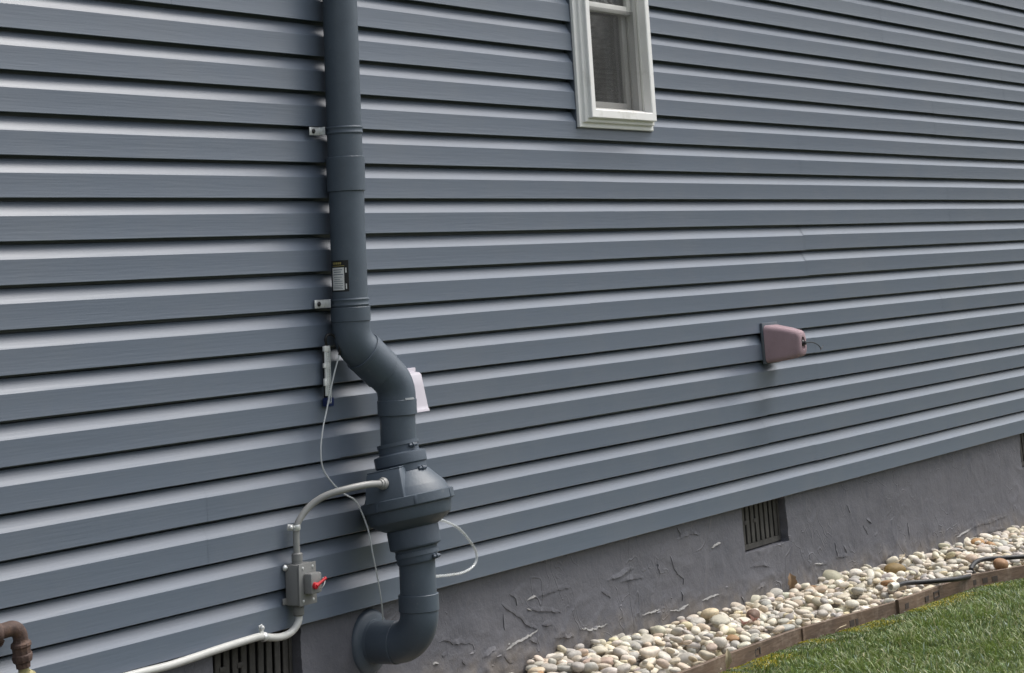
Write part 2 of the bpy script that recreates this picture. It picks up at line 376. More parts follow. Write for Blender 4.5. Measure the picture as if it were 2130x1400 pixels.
# reveals of the vent openings
for a, b in vents:
    ia = [i for i, x in enumerate(xg) if a-1e-6 <= x <= b+1e-6]; jb = [j for j, z in enumerate(zgd) if z >= VZ0-1e-6]
    def back(v, i, j): return (v[0], .16, v[2])
    rv, rfa = [], []
    j0 = jb[0]
    for i in ia: rv.append(vs[idx[i, j0]]); rv.append(back(vs[idx[i, j0]], 0, 0))
    for q in range(len(ia)-1): rfa.append((2*q, 2*q+1, 2*q+3, 2*q+2))
    fd.add(rv, rfa)
    for i in (ia[0], ia[-1]):
        rv, rfa = [], []
        for j in jb: rv.append(vs[idx[i, j]]); rv.append((vs[idx[i, j]][0]+noise.noise(Vector((7, 2, zgd[j]*40)))*.004, .09, vs[idx[i, j]][2])); rv.append((vs[idx[i, j]][0], .16, vs[idx[i, j]][2]))
        for q in range(len(jb)-1):
            rfa.append((3*q, 3*q+1, 3*q+4, 3*q+3)); rfa.append((3*q+1, 3*q+2, 3*q+5, 3*q+4))
        fd.add(rv, rfa)
# cracks, lifted edges and flakes in the render (traced shapes, a few millimetres proud)
def crack(pts, w=.004, h=.004, mi=0, jit=.004, step=.02):
    P = [at(u, v, FY) for u, v in pts]; Q = []
    for a, b in zip(P[:-1], P[1:]):
        n = max(1, int((b-a).length/step)); Q += [a.lerp(b, t/n) for t in range(n)]
    Q.append(P[-1]); m = len(Q); vs, fs = [], []
    for i, q in enumerate(Q):
        t = (Q[min(i+1, m-1)]-Q[max(i-1, 0)]).normalized(); nn = Vector((-t.z, 0, t.x))
        if nn.z < 0: nn = -nn
        e = math.sin(math.pi*(i+.25)/(m-.5)) ** .5
        ww = w*(.5+random.random())*e+.0006; hh = h*(.5+random.random())*e
        jx = Vector((random.uniform(-jit, jit), 0, random.uniform(-jit, jit)))*.6; c = q+jx
        y0 = FY + relief(c.x, c.z)
        A = c + nn*(ww*1.5+(.016 if mi == 0 else .003)*e); B = c - nn*ww*.2; Cc = c-nn*ww
        vs += [(A.x, y0+.001, A.z), (B.x, y0-hh, B.z), (B.x, y0-hh*.9, B.z-.0008), (Cc.x, y0+.002, Cc.z)]
    for i in range(m-1):
        for k in range(3): fs.append((i*4+k, i*4+k+1, i*4+k+5, i*4+k+4))
    fd.add(vs, fs, mi)
D = [[(1043, 1255), (1057, 1268), (1075, 1280), (1083, 1286), (1090, 1296), (1103, 1305), (1118, 1308)], [(912, 1337), (925, 1331), (935, 1334), (942, 1340), (955, 1338), (978, 1338), (985, 1346), (985, 1358)],
     [(1188, 1222), (1165, 1226), (1140, 1234), (1113, 1242)], [(1097, 1265), (1110, 1270), (1145, 1272), (1168, 1274)], [(1046, 1278), (1047, 1295), (1050, 1312)],
     [(1407, 1097), (1412, 1108), (1413, 1119)], [(1392, 1155), (1400, 1180), (1408, 1193), (1421, 1205), (1420, 1216)], [(1367, 1160), (1368, 1182), (1374, 1195)], [(1250, 1230), (1268, 1243)], [(1415, 1230), (1418, 1249)],
     [(1737, 1130), (1743, 1156)], [(1761, 1050), (1767, 1066)], [(1795, 1093), (1805, 1112)], [(1803, 1080), (1813, 1089)], [(1740, 1160), (1765, 1157)], [(1692, 1176), (1720, 1173), (1722, 1163)], [(1755, 1135), (1762, 1152)], [(1888, 1087), (1893, 1122)],
     [(2010, 1105), (2030, 1095), (2042, 1090), (2060, 1088), (2080, 1078), (2100, 1070)], [(1060, 1235), (1072, 1245), (1075, 1258)], [(1290, 1212), (1310, 1204), (1340, 1202)], [(2025, 1115), (2060, 1106), (2090, 1098)], [(1560, 1180), (1580, 1176), (1600, 1180)],
     [(1580, 1215), (1584, 1230), (1580, 1245)], [(1530, 1215), (1526, 1230)], [(1540, 1240), (1546, 1258)], [(1845, 1160), (1860, 1150)], [(1100, 1330), (1115, 1340)], [(1046, 1365), (1054, 1376), (1066, 1378)]]
Wl = [[(1118, 1310), (1105, 1320), (1090, 1330), (1070, 1338), (1052, 1352)], [(1030, 1348), (1012, 1362), (1003, 1370)], [(900, 1383), (912, 1378)], [(920, 1366), (927, 1360)], [(958, 1378), (965, 1384)], [(1097, 1250), (1113, 1241)], [(1097, 1266), (1105, 1270)],
      [(1262, 1208), (1285, 1200), (1305, 1188), (1320, 1181)], [(1407, 1123), (1420, 1117), (1432, 1110), (1455, 1111)], [(1460, 1250), (1480, 1242), (1494, 1237)], [(1335, 1281), (1352, 1275), (1370, 1268)], [(1205, 1305), (1222, 1312), (1245, 1305), (1262, 1298)], [(1392, 1271), (1410, 1270), (1432, 1258)],
      [(1127, 1298), (1136, 1302), (1148, 1297)], [(1150, 1327), (1175, 1326), (1192, 1322)], [(1480, 1140), (1500, 1128)], [(1696, 1174), (1718, 1172)], [(1570, 1230), (1580, 1222), (1590, 1215)], [(1840, 1180), (1848, 1176), (1854, 1168)], [(1990, 1118), (2006, 1108), (2020, 1100)]]
for c in D: crack(c, .0022, .0035, step=.012)
for c in Wl: crack(c, .0022, .0045, 1 if random.random() < .6 else 0, jit=.005, step=.011)
for _ in range(22):      # small unnamed chips, mostly low on the wall
    u = random.uniform(900, 2120); zz = zg(at(u, 1200, FY).x); x = at(u, 1200, FY).x; z = zg(x)+abs(random.gauss(0, .07))+.01
    L_ = random.uniform(.006, .022); a = random.uniform(-.5, .5)
    P = [Vector((x, FY, z)), Vector((x+L_*math.cos(a), FY, z+L_*math.sin(a)*.6)), Vector((x+L_*1.6, FY, z+L_*math.sin(a*2)*.5))]
    m = 3; vs_, fs_ = [], []
    for i, q in enumerate(P):
        y0 = FY + relief(q.x, q.z); e = (.3, 1, .3)[i]
        vs_ += [(q.x, y0+.001, q.z+.006*e), (q.x, y0-.004*e, q.z), (q.x, y0+.002, q.z-.003*e)]
    for i in range(2): fs_ += [(i*3, i*3+1, i*3+4, i*3+3), (i*3+1, i*3+2, i*3+5, i*3+4)]
    fd.add(vs_, fs_, 1 if random.random() < .12 else 0)
# body of the foundation behind
wbox(X0, X1, .15, .20, -.62, .47, fd, 0)
fo = fd.build('foundation', [M['stucco'], M['lit_flake']], house, ang=40)
vl = []
for n_, (a, b) in enumerate(vents):
    g = MB(); yv = .066; nb = 10 if n_ == 0 else 9; w = (b-a-.016)/nb
    wbox(a+.004, b-.004, yv-.004, yv+.012, VZ0+.006, VZ0+.026, g); wbox(a+.004, b-.004, yv-.004, yv+.012, .43, .455, g)
    wbox(a+.004, a+.018, yv-.004, yv+.012, VZ0+.026, .43, g); wbox(b-.018, b-.004, yv-.004, yv+.012, VZ0+.026, .43, g)
    for i in range(nb):
        c = a+.008+w*(i+.5)
        Mx = Matrix.Rotation(math.radians(random.uniform(-1, 1)), 4, 'Y')
        g.box((c, yv+.004, (VZ0+.026+.43)/2), (w*.66, .006, .43-VZ0-.026), bev=.0015, M=Mx, seg=1)
    for i in (1, 3): g.box((a+.008+w*(i+1.0), yv+.003, VZ0+.112), (w*.7, .009, .016), bev=.002)
    vg = g.build('crawlspace_vent', M['castvent'], house, ang=30)
    vg['label'] = ['dark slatted vent at the left under the conduit', 'slatted metal vent midway along the foundation', 'slatted vent cut off by the right edge'][n_]
    h = MB(); wbox(a-.0, b+.0, .125, .135, VZ0, .46, h); h.build('black_backing', M['vent_shade'], vg, smooth=False)  # solid near-black panel painting the shade behind the bars

# ------------------------------------------------------------------ window
wn = MB()
prof = [(.001, .004), (.001, -.012), (.004, -.014), (.018, -.016), (.020, -.019), (.020, -.028), (.023, -.031), (.034, -.033), (.036, -.036), (.036, -.049), (.039, -.052), (.066, -.052), (.070, -.049), (.070, .10)]
vs, fs = [], []
for (sx_, sz_) in ((0, 0), (1, 0), (1, 1), (0, 1)):
    for u, y in prof:
        vs.append(((WX0+u) if not sx_ else (WX1-u), y, (WZ0+u) if not sz_ else (WZ1-u)))
w = len(prof)
for c in range(4):
    d = (c+1) % 4
    for q in range(w-1): fs.append((c*w+q, c*w+q+1, d*w+q+1, d*w+q))
wn.add(vs, fs)
win = MB(); 
casing = wn.build('window', M['white'], house, ang=20)
jc_ = MB()
for xa, xb in ((WX0-.005, WX0+.001), (WX1-.001, WX1+.005)): wbox(xa, xb, -.0015, .040, WZ0-.004, WZ1, jc_)
wbox(WX0-.005, WX1+.005, -.0015, .040, WZ0-.005, WZ0+.001, jc_)
jo = jc_.build('j_channel', M['siding'], house, smooth=False); settint(jo, np.ones((len(jo.data.vertices), 3))*.6)  # channel tone darkened to paint the shadowed gap beside the casing
casing['label'] = 'white framed double hung window high on the siding'
IX0, IX1, IZ0, IZ1 = WX0+.070, WX1-.070, WZ0+.070, WZ1-.070
# thin raised bead at the sill and jamb tracks
jt = MB()
for yy in (-.012, .0375, .072): jt.box((IX1-.004, yy, (IZ0+IZ1)/2), (.010, .006, IZ1-IZ0), bev=.001); jt.box((IX0+.004, yy, (IZ0+IZ1)/2), (.010, .006, IZ1-IZ0), bev=.001)
jt.box(((IX0+IX1)/2, .03, IZ0+.004), (IX1-IX0-.02, .10, .010), bev=.001)
jt.build('jamb_track', M['sash'], casing)
ZM = at(1300, 30, .0).z     # height of the meeting rail (bottom)
def sash(z0, z1, y, name, st=.036):
    m = MB()
    m.box((IX0+.01+st/2, y, (z0+z1)/2), (st, .026, z1-z0), bev=.003); m.box((IX1-.01-st/2, y, (z0+z1)/2), (st, .026, z1-z0), bev=.003)
    for zc in (z0+st/2, z1-st/2): m.box(((IX0+IX1)/2, y+.001, zc), (IX1-IX0-.02-2*st+.004, .024, st), bev=.003)
    for zc in (z0+st-.003, z1-st+.003): m.box(((IX0+IX1)/2, y+.000, zc), (IX1-IX0-.02-2*st, .014, .006), bev=.001)
    s_ = m.build(name, M['sash'], casing)
    g = MB(); g.box(((IX0+IX1)/2, y+.004, (z0+z1)/2), (IX1-IX0-.02-2*st+.01, .004, z1-z0-2*st+.01)); 
    return s_, g
us, ug = sash(ZM, IZ1, .022, 'upper_sash'); ls, lg = sash(IZ0+.008, ZM+.04, .052, 'lower_sash')
ug.build('glass', M['glass'], casing, smooth=False); lg.build('glass', M['glass'], casing, smooth=False)
sc = MB(); sc.box(((IX0+IX1)/2, .006, (IZ0+ZM)/2+.01), (IX1-IX0-.012, .0012, ZM-IZ0+.01)); sc.build('insect_screen', M['screen'], casing, smooth=False)
bl = MB(); z = IZ0+.03
while z < IZ1-.03:
    bl.box(((IX0+IX1)/2-.02, .078, z), (IX1-IX0-.10, .022, .0012), M=Matrix.Rotation(math.radians(38+random.uniform(-3, 3)), 4, 'X')); z += .0205
bl.build('blind', M['blind'], casing, smooth=False)

# ------------------------------------------------------------------ vent pipe (upper run)
PX, PY, PR = 5.637, -.064, .0572
def zpx(v, u, y): return at(u, v, y).z
def zf(v, u=720): return at(u, v, PY-PR*.8).z
C1 = Vector((PX, PY, at(731, 709, PY).z)); mid_x, mid_y = 5.798, -.116
C2 = Vector((mid_x, mid_y, at(826, 798, mid_y).z))
vp = thing('vent_pipe', (PX, PY, C2.z-.1), 'slate painted plastic pipe running up the siding with an offset bend above the fan', 'pipe')
m = MB(); m.tube([(PX, PY, 3.95), (PX, PY, 3.0), (PX, PY, zf(360))], PR, 56); m.build('pipe_section', M['pvc'], vp)
m = MB(); m.tube([(PX, PY, zf(360)), (PX, PY, zf(655))], PR, 56); m.build('pipe_section', M['pvc'], vp)
m = MB(); m.lathe((PX, PY, 0), (0, 0, 1), ring(zf(396), zf(324), PR+.0052), 56); m.build('coupling', M['pvc'], vp)
dirm = (C2-C1).normalized(); ctr = (C1+C2)/2; half = (C2-C1).length/2
m = MB(); zt_ = zf(640); m.tube(fillet((PX, PY, zt_-.004), C1, C1+dirm*half*.9, .085, 16), PR+.0035, 56, caps=False)
m.lathe((PX, PY, 0), (0, 0, 1), ring(zf(670), zt_, PR+.0062), 56)
m.lathe(C1, dirm, ring(half*.48, half*.62, PR+.0085), 56); m.build('elbow', M['pvc'], vp)
m = MB(); m.lathe(C1, dirm, ring(half*.60, half*1.38, PR+.0075), 56)
zb_ = zf(862, 828)-.0; zb_ = at(826, 866, mid_y-PR*.8).z
m.tube(fillet(C1+dirm*half*1.3, C2, (mid_x, mid_y, zb_+.004), .085, 16), PR+.0040, 56, caps=False)
m.lathe((mid_x, mid_y, 0), (0, 0, 1), ring(zb_, zb_+.047, PR+.0062), 56); m.build('elbow', M['pvc'], vp)
z923 = at(830, 935, mid_y-PR).z
m = MB(); m.tube([(mid_x, mid_y, zb_+.02), (mid_x, mid_y, z923-.02)], PR, 56); m.build('pipe_section', M['pvc'], vp)
# unpainted mark left on the lower elbow
vdir = math.atan2(CP.y-PY, CP.x-PX)         # direction from the pipe to the viewer side
def patch(cx, cy, R, a0, a1, z0, z1, n=10, thick=.0006):
    vs, fs = [], []
    for i in range(n+1):
        t = a0+(a1-a0)*i/n
        for z in (z0, z1): vs.append((cx+R*math.cos(t), cy+R*math.sin(t), z)); 
        for z in (z0, z1): vs.append((cx+(R-thick)*math.cos(t), cy+(R-thick)*math.sin(t), z))
    for i in range(n):
        b = i*4; fs += [(b, b+1, b+5, b+4), (b, b+4, b+6, b+2), (b+1, b+3, b+7, b+5), (b+2, b+6, b+7, b+3)]
    fs += [(0, 2, 3, 1), (n*4, n*4+1, n*4+3, n*4+2)]
    return vs, fs
sgn = 1 if (math.cos(vdir+.5)*Rv.x+math.sin(vdir+.5)*Rv.y) > (math.cos(vdir)*Rv.x+math.sin(vdir)*Rv.y) else -1   # sgn*angle = to the right in the picture
m = MB(); m.add(*patch(mid_x, mid_y, PR+.0072, vdir+sgn*.42, vdir+sgn*1.0, zb_+.046, zb_+.052, thick=.004)); m.build('paint_mark', mat('bare_grey_mark', (.38, .40, .42), rough=.5), vp)
# pipe straps with bare metal ears
def strap(zc, ucol):
    m = MB(); m.lathe((PX, PY, zc), (0, 0, 1), [(-.0125, PR-.001), (-.0125, PR+.0022), (-.008, PR+.0042), (-.0035, PR+.0022), (.0035, PR+.0022), (.008, PR+.0042), (.0125, PR+.0022), (.0125, PR-.001)], 48)
    for s_ in (-1, 1): m.box((PX+s_*(PR+.006), -.012, zc), (.005, .045, .020), bev=.001)
    st = m.build('pipe_strap', M['pvc'], vp)
    e = MB(); e.box((PX-PR-.032, -.010, zc), (.052, .0035, .026), bev=.0012); e.box((PX-PR-.008, -.022, zc), (.003, .026, .026), bev=.001); e.build('strap_ear', M['steel'], st)
    e = MB(); e.lathe((PX-PR-.04, -.012, zc), (0, -1, 0), [(0, .0075), (.003, .0075), (.0055, .005), (.006, 0)], 12); e.build('screw', M['black'], st)
strap(at(713, 268, PY-PR*.8).z, 0); strap(at(727, 629, PY-PR*.8).z, 1)
# warning sticker
a0, a1 = vdir-sgn*1.30, vdir-sgn*.03
zs1, zs0 = at(706, 541, PY-PR).z, at(706, 607, PY-PR).z
m = MB(); m.add(*patch(PX, PY, PR+.0008, a0, a1, zs0, zs1, 16)); st = m.build('warning_sticker', mat('black_sticker', (.008, .008, .009), rough=.35), vp)
def sub(f0, f1, g0, g1, R, mb): mb.add(*patch(PX, PY, R, a0+(a1-a0)*f0, a0+(a1-a0)*f1, zs1+(zs0-zs1)*g1, zs1+(zs0-zs1)*g0, 8))
m = MB(); sub(.14, .80, .23, .95, PR+.0013, m); m.build('text_panel', M['card'], st)
m = MB(); x = .20
for k in range(5): sub(x, x+.075, .055, .125, PR+.0013, m); x += .10
sub(.16, .82, .165, .185, PR+.0013, m); m.build('gold_lettering', mat('gold_print', (.30, .25, .08), rough=.4), st)
m = MB()
for g, f0, f1 in ((.29, .22, .72), (.36, .26, .66), (.44, .20, .76), (.53, .24, .70), (.60, .28, .6), (.66, .24, .72), (.73, .28, .74), (.80, .2, .74), (.85, .22, .7), (.89, .2, .74)):
    sub(f0, f1, g, g+(.022 if g < .5 else .013), PR+.0017, m)
m.build('print_lines', mat('grey_print', (.10, .13, .18), rough=.5), st)
for g0_, g1_ in ((.24, .40), (.75, .92)):
    m = MB(); sub(.86, .91, g0_, g1_, PR+.0013, m); m.build('side_print', M['card'], st)

# ------------------------------------------------------------------ inline fan, tilted a little
low_x, low_y = 5.802, -.166
A = Vector((mid_x, mid_y, z923-.01)); B = Vector((low_x, low_y, at(862, 1158, low_y-PR).z))
ax = (B-A).normalized(); fan = thing('inline_fan', tuple(B), 'slate painted radon fan with a round flared housing hung in the pipe run', 'fan')
def hx(v, r, u=850):     # distance along the axis whose front rim shows on row v
    t0, t1 = -.15, .6
    for _ in range(40):
        t = (t0+t1)/2; c = A+ax*t; P = Vector((c.x, c.y-r*.7, c.z)); P.x -= r*.7
        d = P-CP; vv = CY-FPX*d.dot(Uv)/d.dot(Fv)
        if vv < v: t0 = t
        else: t1 = t
    return t
H = lambda v, r: hx(v, r)
m = MB(); m.lathe(A, ax, [(H(986, .08), .060), (H(986, .08), .082), (H(988, .083), .085), (H(1019, .123), .1235), (H(1022, .126), .1265), (H(1038, .136), .1360), (H(1040, .144), .1465), (H(1041, .147), .1485), (H(1059, .148), .1490), (H(1061, .147), .1475),
                          (H(1062, .138), .1370), (H(1078, .136), .1345), (H(1086, .131), .130), (H(1094, .113), .114), (H(1101, .088), .090), (H(1103, .07), .078), (H(1103, .07), .055)], 72)
m.build('housing', M['pvc'], fan, ang=28)
for t in (.0, .9, 2.0, 3.1, 4.2, 5.3):
    m = MB()
    d = Matrix.Rotation(t, 3, ax) @ ax.orthogonal().normalized(); c = A+ax*((H(1041, .147)+H(1061, .147))/2)+d*.1465
    q = d.to_track_quat('X', 'Z').to_matrix().to_4x4(); m.box(c, (.008, .010, .026), bev=.0015, M=q); m.build('rim_clip', M['pvc_dark'], fan)
m = MB(); m.lathe(A, ax, [(H(924, .063), .056), (H(924, .063), .0635), (H(927, .063), .0665), (H(931, .063), .0645), (H(944, .063), .0645), (H(946, .07), .072), (H(948, .082), .0825), (H(951, .083), .0835), (H(969, .083), .0835), (H(971, .082), .081), (H(972, .08), .0785), (H(985, .08), .0785), (H(986, .08), .077), (H(986, .08), .06)], 60)
cu = m.build('rubber_coupling', M['pvc_dark'], fan, ang=28)
def clampscrew(par, h, r, tv, name='clamp_screw'):
    vd = Vector((CP.x-A.x, CP.y-A.y, 0)).normalized(); rt = Vector((Rv.x, Rv.y, 0)).normalized()
    d = (vd*math.cos(tv)+rt*math.sin(tv)); tt = ax.cross(d).normalized(); c = A+ax*h+d*(r+.006)
    k = MB(); k.lathe(c-tt*.017, tt, [(0, 0), (0, .0055), (.010, .0055), (.010, .0072), (.018, .0076), (.018, .0045), (.030, .004), (.032, 0)], 14)
    k.box(c-d*.004, (.020, .012, .012), bev=.002, M=tt.to_track_quat('X', 'Z').to_matrix().to_4x4()); k.build(name, M['pvc_dark'], par)
clampscrew(cu, H(927, .066), .062, .75); clampscrew(cu, H(976, .08), .079, .85)
m = MB(); m.lathe(A, ax, [(H(926, .066)-.005, .0655), (H(926, .066)-.005, .0672), (H(926, .066)+.006, .0672), (H(926, .066)+.006, .0655)], 60); m.build('hose_clamp', M['pvc'], cu)
m = MB(); e0 = H(1100, .078)
m.lathe(A, ax, [(H(1100, .07), .055), (H(1100, .07), .080), (H(1105, .08), .0825), (H(1140, .082), .0815), (H(1143, .08), .079), (H(1145, .075), .068), (H(1147, .068), .0665), (H(1170, .066), .0660), (H(1174, .065), .064), (H(1174, .065), .05)], 60)
cl_ = m.build('rubber_coupling', M['pvc_dark'], fan, ang=28)
clampscrew(cl_, H(1160, .066), .066, .95)
m = MB(); m.lathe(A, ax, [(H(1155, .066)-.006, .066), (H(1155, .066)-.006, .0685), (H(1155, .066)+.007, .0685), (H(1155, .066)+.007, .066)], 60); m.build('hose_clamp', M['pvc'], cl_)
# wiring cover on the left of the housing
hz0, hz1 = H(990, .13), H(1044, .14)
zax = -ax; xax = Vector((-1, 0, 0)); xax = (xax-zax*xax.dot(zax)).normalized(); yax = zax.cross(xax)
FM = Matrix(((xax.x, yax.x, zax.x, 0), (xax.y, yax.y, zax.y, 0), (xax.z, yax.z, zax.z, 0), (0, 0, 0, 1)))
cz = A+ax*((hz0+hz1)/2); hh = hz1-hz0; FM = Matrix.Rotation(math.radians(14), 4, 'Z') @ FM
def tp(bm):
    for v in bm.verts:
        if v.co.z < 0: v.co.x += .020 if v.co.x > 0 else 0; v.co.y *= 1.10
        else:
            v.co.y *= .93
            if v.co.x > 0: v.co.x -= .010
m = MB(); m.box(cz+xax*.086+ax*-.012, (.076, .124, hh+.012), bev=.006, M=FM, taper=tp); jc = m.build('wiring_cover', M['pvc'], fan, ang=30)
m = MB(); m.box(cz+xax*.081+ax*(-.012-(hh+.012)/2-.001), (.066, .112, .004), bev=.0015, M=FM); m.build('cover_lid', M['pvc'], jc)

# ------------------------------------------------------------------ lower pipe into the foundation
FXC = 5.800; FZC = at(768, 1334, .03).z
lp = thing('foundation_pipe', (FXC, .02, FZC), 'slate painted pipe elbow coming out of the foundation through a round flange', 'pipe')
rb = .088
C3 = Vector((low_x, low_y, FZC))
zc1 = at(868, 1245, low_y-PR).z; zc0 = at(868, 1281, low_y-PR).z
m = MB(); m.tube([tuple(B+Vector((0, 0, .03))), (low_x, low_y, zc1-.02)], PR, 56); m.build('pipe_section', M['pvc'], lp)
m = MB(); m.tube(fillet((low_x, low_y, zc0+.01), C3, (FXC, .02, FZC), rb, 24), PR+.0030, 56, caps=False)
m.lathe((low_x, low_y, 0), (0, 0, 1), ring(zc0, zc1, PR+.0062), 56)
m.lathe((FXC, low_y, FZC), (0, 1, 0), ring(.085, .170, PR+.0060), 56); m.build('elbow', M['pvc'], lp)
m = MB(); m.lathe((FXC, .028, FZC), (0, -1, 0), [(-.01, .06), (-.01, .0955), (.004, .0955), (.012, .090), (.016, .080), (.018, .066), (.026, .0645), (.026, .055)], 64); m.build('wall_flange', M['pvc'], lp)

# ------------------------------------------------------------------ switch box
sw0 = at(591, 1175, 0); sw1 = at(597, 1259, 0)
bx0 = sw0.x; bw, bd, bh = .080, .052, sw0.z-sw1.z
bz = (sw0.z+sw1.z)/2; bxc = bx0+bw/2
sb = thing('switch_box', (bxc, -.002, bz-bh/2), 'grey outdoor electrical switch box with a red lever', 'switch box')
m = MB(); m.box((bxc, -bd/2, bz), (bw, bd-.004, bh), bev=.004)
for s_ in (-1, 1): m.box((bxc+s_*(bw/2+.006), -.004, bz+s_*-1*(bh/2-.012)*(-1 if s_ < 0 else 1)), (.02, .006, .018), bev=.002)
m.build('box', M['greybox'], sb)
m = MB(); m.box((bxc, -bd-.0025, bz), (bw+.004, .006, bh+.003), bev=.002); cv = m.build('cover', M['greybox'], sb)
hw, hh_, hd = .052, .058, .030; hc = Vector((bxc+.004, -bd-.0055-hd/2, bz+.002))
m = MB(); m.box(hc, (hw, hd, hh_), bev=.005); hs_ = m.build('toggle_housing', M['greybox'], cv)
m = MB(); yl = hc.y-hd/2
m.lathe((hc.x-.012, yl+.004, hc.z-.006), (0, -1, 0), [(0, .0), (0, .010), (.012, .0095), (.014, .006), (.014, 0)], 20)
m.tube([(hc.x-.012, yl-.008, hc.z-.006), (hc.x+.006, yl-.014, hc.z+.004), (hc.x+.022, yl-.018, hc.z+.012)], [.006, .0042, .0048], 12)
m.build('switch_lever', M['red'], sb)
m = MB(); m.tube([Vector((hc.x+.014+.013*math.cos(t)*.6, yl-.006+.012*math.sin(t)*-1, hc.z-.002+.014*math.cos(t))) for t in [math.pi*i/10 for i in range(11)]], .002, 8); m.build('lock_loop', M['steel'], sb)
for dx in (-1, 1):
    for dz in (-1, 1):
        m = MB(); m.lathe((bxc+dx*.024+.000, -bd-.0055, bz+dz*(bh/2-.011)), (0, -1, 0), [(0, .0045), (.0015, .004), (.0025, 0)], 12); m.build('cover_screw', M['steel'], sb)
m = MB(); m.lathe((bx0-.006, -.006, bz+bh/2-.008), (0, -1, 0), [(0, .009), (.004, .009), (.008, .006), (.010, 0)], 14); m.build('mounting_screw', M['steel'], sb)
# ------------------------------------------------------------------ conduits
CR = .0102; cxn = bxc-.012
def hub(mb, c, d, s=1): mb.lathe(c, d, [(-.001, 0), (-.001, .0172*s), (.006, .0172*s), (.006, .0158*s), (.009, .0158*s), (.009, .0172*s), (.028, .0168*s), (.031, .014*s), (.031, .009)], 24)
pu = [at(797, 1006, -.150), at(765, 1008, -.150), at(722, 1017, -.125), at(680, 1030, -.085), at(650, 1048, -.055), at(630, 1070, -.038), at(618, 1092, -.030), Vector((cxn-.0015, -.028, at(613, 1118, -.03).z)), Vector((cxn, -.028, bz+bh/2+.02))]
cu1 = thing('electrical_conduit', tuple(pu[-1]), 'grey conduit curving from the fan down to the top of the switch box', 'conduit')
m = MB(); m.tube(smoothpath(pu), CR, 20); m.build('tube', M['conduit'], cu1)
m = MB(); hub(m, (cxn, -.028, bz+bh/2), (0, 0, 1)); m.build('connector', M['greybox'], cu1)
d = (pu[0]-pu[1]).normalized(); m = MB(); m.lathe(pu[0]-d*.006, d, [(-.014, .009), (-.014, .0135), (-.004, .0145), (-.004, .0165), (.004, .0185), (.010, .0180), (.016, .0145), (.020, .0)], 24); m.build('connector', M['conduit'], cu1)
def cstrap(c, d, ear, par):
    d = Vector(d).normalized(); m = MB(); m.lathe(c, d, [(-.008, CR), (-.008, CR+.002), (-.004, CR+.0032), (.004, CR+.0032), (.008, CR+.002), (.008, CR)], 20)
    e = Vector(ear).normalized(); q = e.to_track_quat('X', 'Z').to_matrix().to_4x4()
    m.box(Vector(c)+e*.022+Vector((0, .006, 0)), (.026, .004, .017), bev=.0015, M=q); st = m.build('conduit_strap', M['steel'], par)
    k = MB(); k.lathe(Vector(c)+e*.026+Vector((0, .002, 0)), (0, -1, 0), [(0, .0075), (.004, .0072), (.0075, .0045), (.0085, 0)], 12); k.build('screw', M['steel'], st)
cstrap(at(616, 1097, -.030), (-.1, 0, 1), (-1, 0, .1), cu1)
yl_ = -.024
pl = [Vector((cxn, -.028, bz-bh/2-.01)), Vector((cxn+.001, -.028, at(619, 1288, -.028).z)), at(617, 1301, -.028), at(609, 1312, yl_), at(596, 1321, yl_), at(578, 1326, yl_), at(558, 1326, yl_), at(540, 1324.5, yl_), at(500, 1336, yl_), at(450, 1352, yl_), at(400, 1369, yl_), at(350, 1385, yl_), at(290, 1400, yl_), at(200, 1424, yl_), at(60, 1462, yl_), at(-300, 1560, yl_)]
cl2 = thing('electrical_conduit', tuple(pl[-1]), 'pale conduit bending from the bottom of the switch box leftwards under the siding', 'conduit')
m = MB(); m.tube(smoothpath(pl), CR+.0006, 20); m.build('tube', mat('pale_conduit', (.50, .50, .475), rough=.4, var=.06, vscale=20), cl2)
m = MB(); hub(m, (cxn, -.028, bz-bh/2), (0, 0, -1)); m.build('connector', mat('dull_connector', (.15, .15, .14), rough=.55), cl2)
cstrap(at(549, 1325, yl_), (1, 0, -.05), (-.25, 0, 1), cl2)

# ------------------------------------------------------------------ pressure gauge, tubes
g0, g1 = at(673, 720, -.012), at(680, 828, -.012)
mg = thing('pressure_gauge', (g1.x, 0, g1.z-.03), 'narrow white U-tube pressure gauge strapped upright to the siding beside the pipe bend', 'gauge')
gx = (g0.x+g1.x)/2; gh = g0.z-g1.z; gz = (g0.z+g1.z)/2; GM = Matrix.Rotation(math.radians(0), 4, 'Y')
m = MB(); m.box((gx+.012, -.010, gz-.012), (.022, .018, gh+.03), bev=.003); m.build('back_plate', M['black'], mg)
m = MB(); m.box((gx-.002, -.021, gz+.004), (.020, .006, gh-.006), bev=.001); m.box((gx-.003, -.022, gz+gh/2-.008), (.030, .008, .016), bev=.001)
m.box((gx-.006, -.022, gz+.02), (.030, .007, .014), bev=.001); m.box((gx-.008, -.022, gz-.03), (.024, .007, .022), bev=.001); sc_ = m.build('scale_card', M['card'], mg)
m = MB()
for k in range(22): m.box((gx-.001, -.0245, gz+gh/2-.02-k*(gh-.04)/21), (.008 if k % 5 else .013, .001, .0009))
m.build('scale_marks', M['black'], sc_)
m = MB()
m.tube(smoothpath([(gx+.006, -.027, gz+gh/2), (gx+.006, -.027, gz-gh/2+.0), (gx+.001, -.027, gz-gh/2-.012), (gx-.006, -.027, gz-gh/2-.0), (gx-.007, -.027, gz+gh/2-.02)], .008), .0028, 8); m.build('glass_tube', M['clear'], mg)
m = MB(); m.box((gx+.006, -.016, gz-gh/2-.012), (.034, .024, .028), bev=.005); m.build('end_cap', M['blue'], mg)
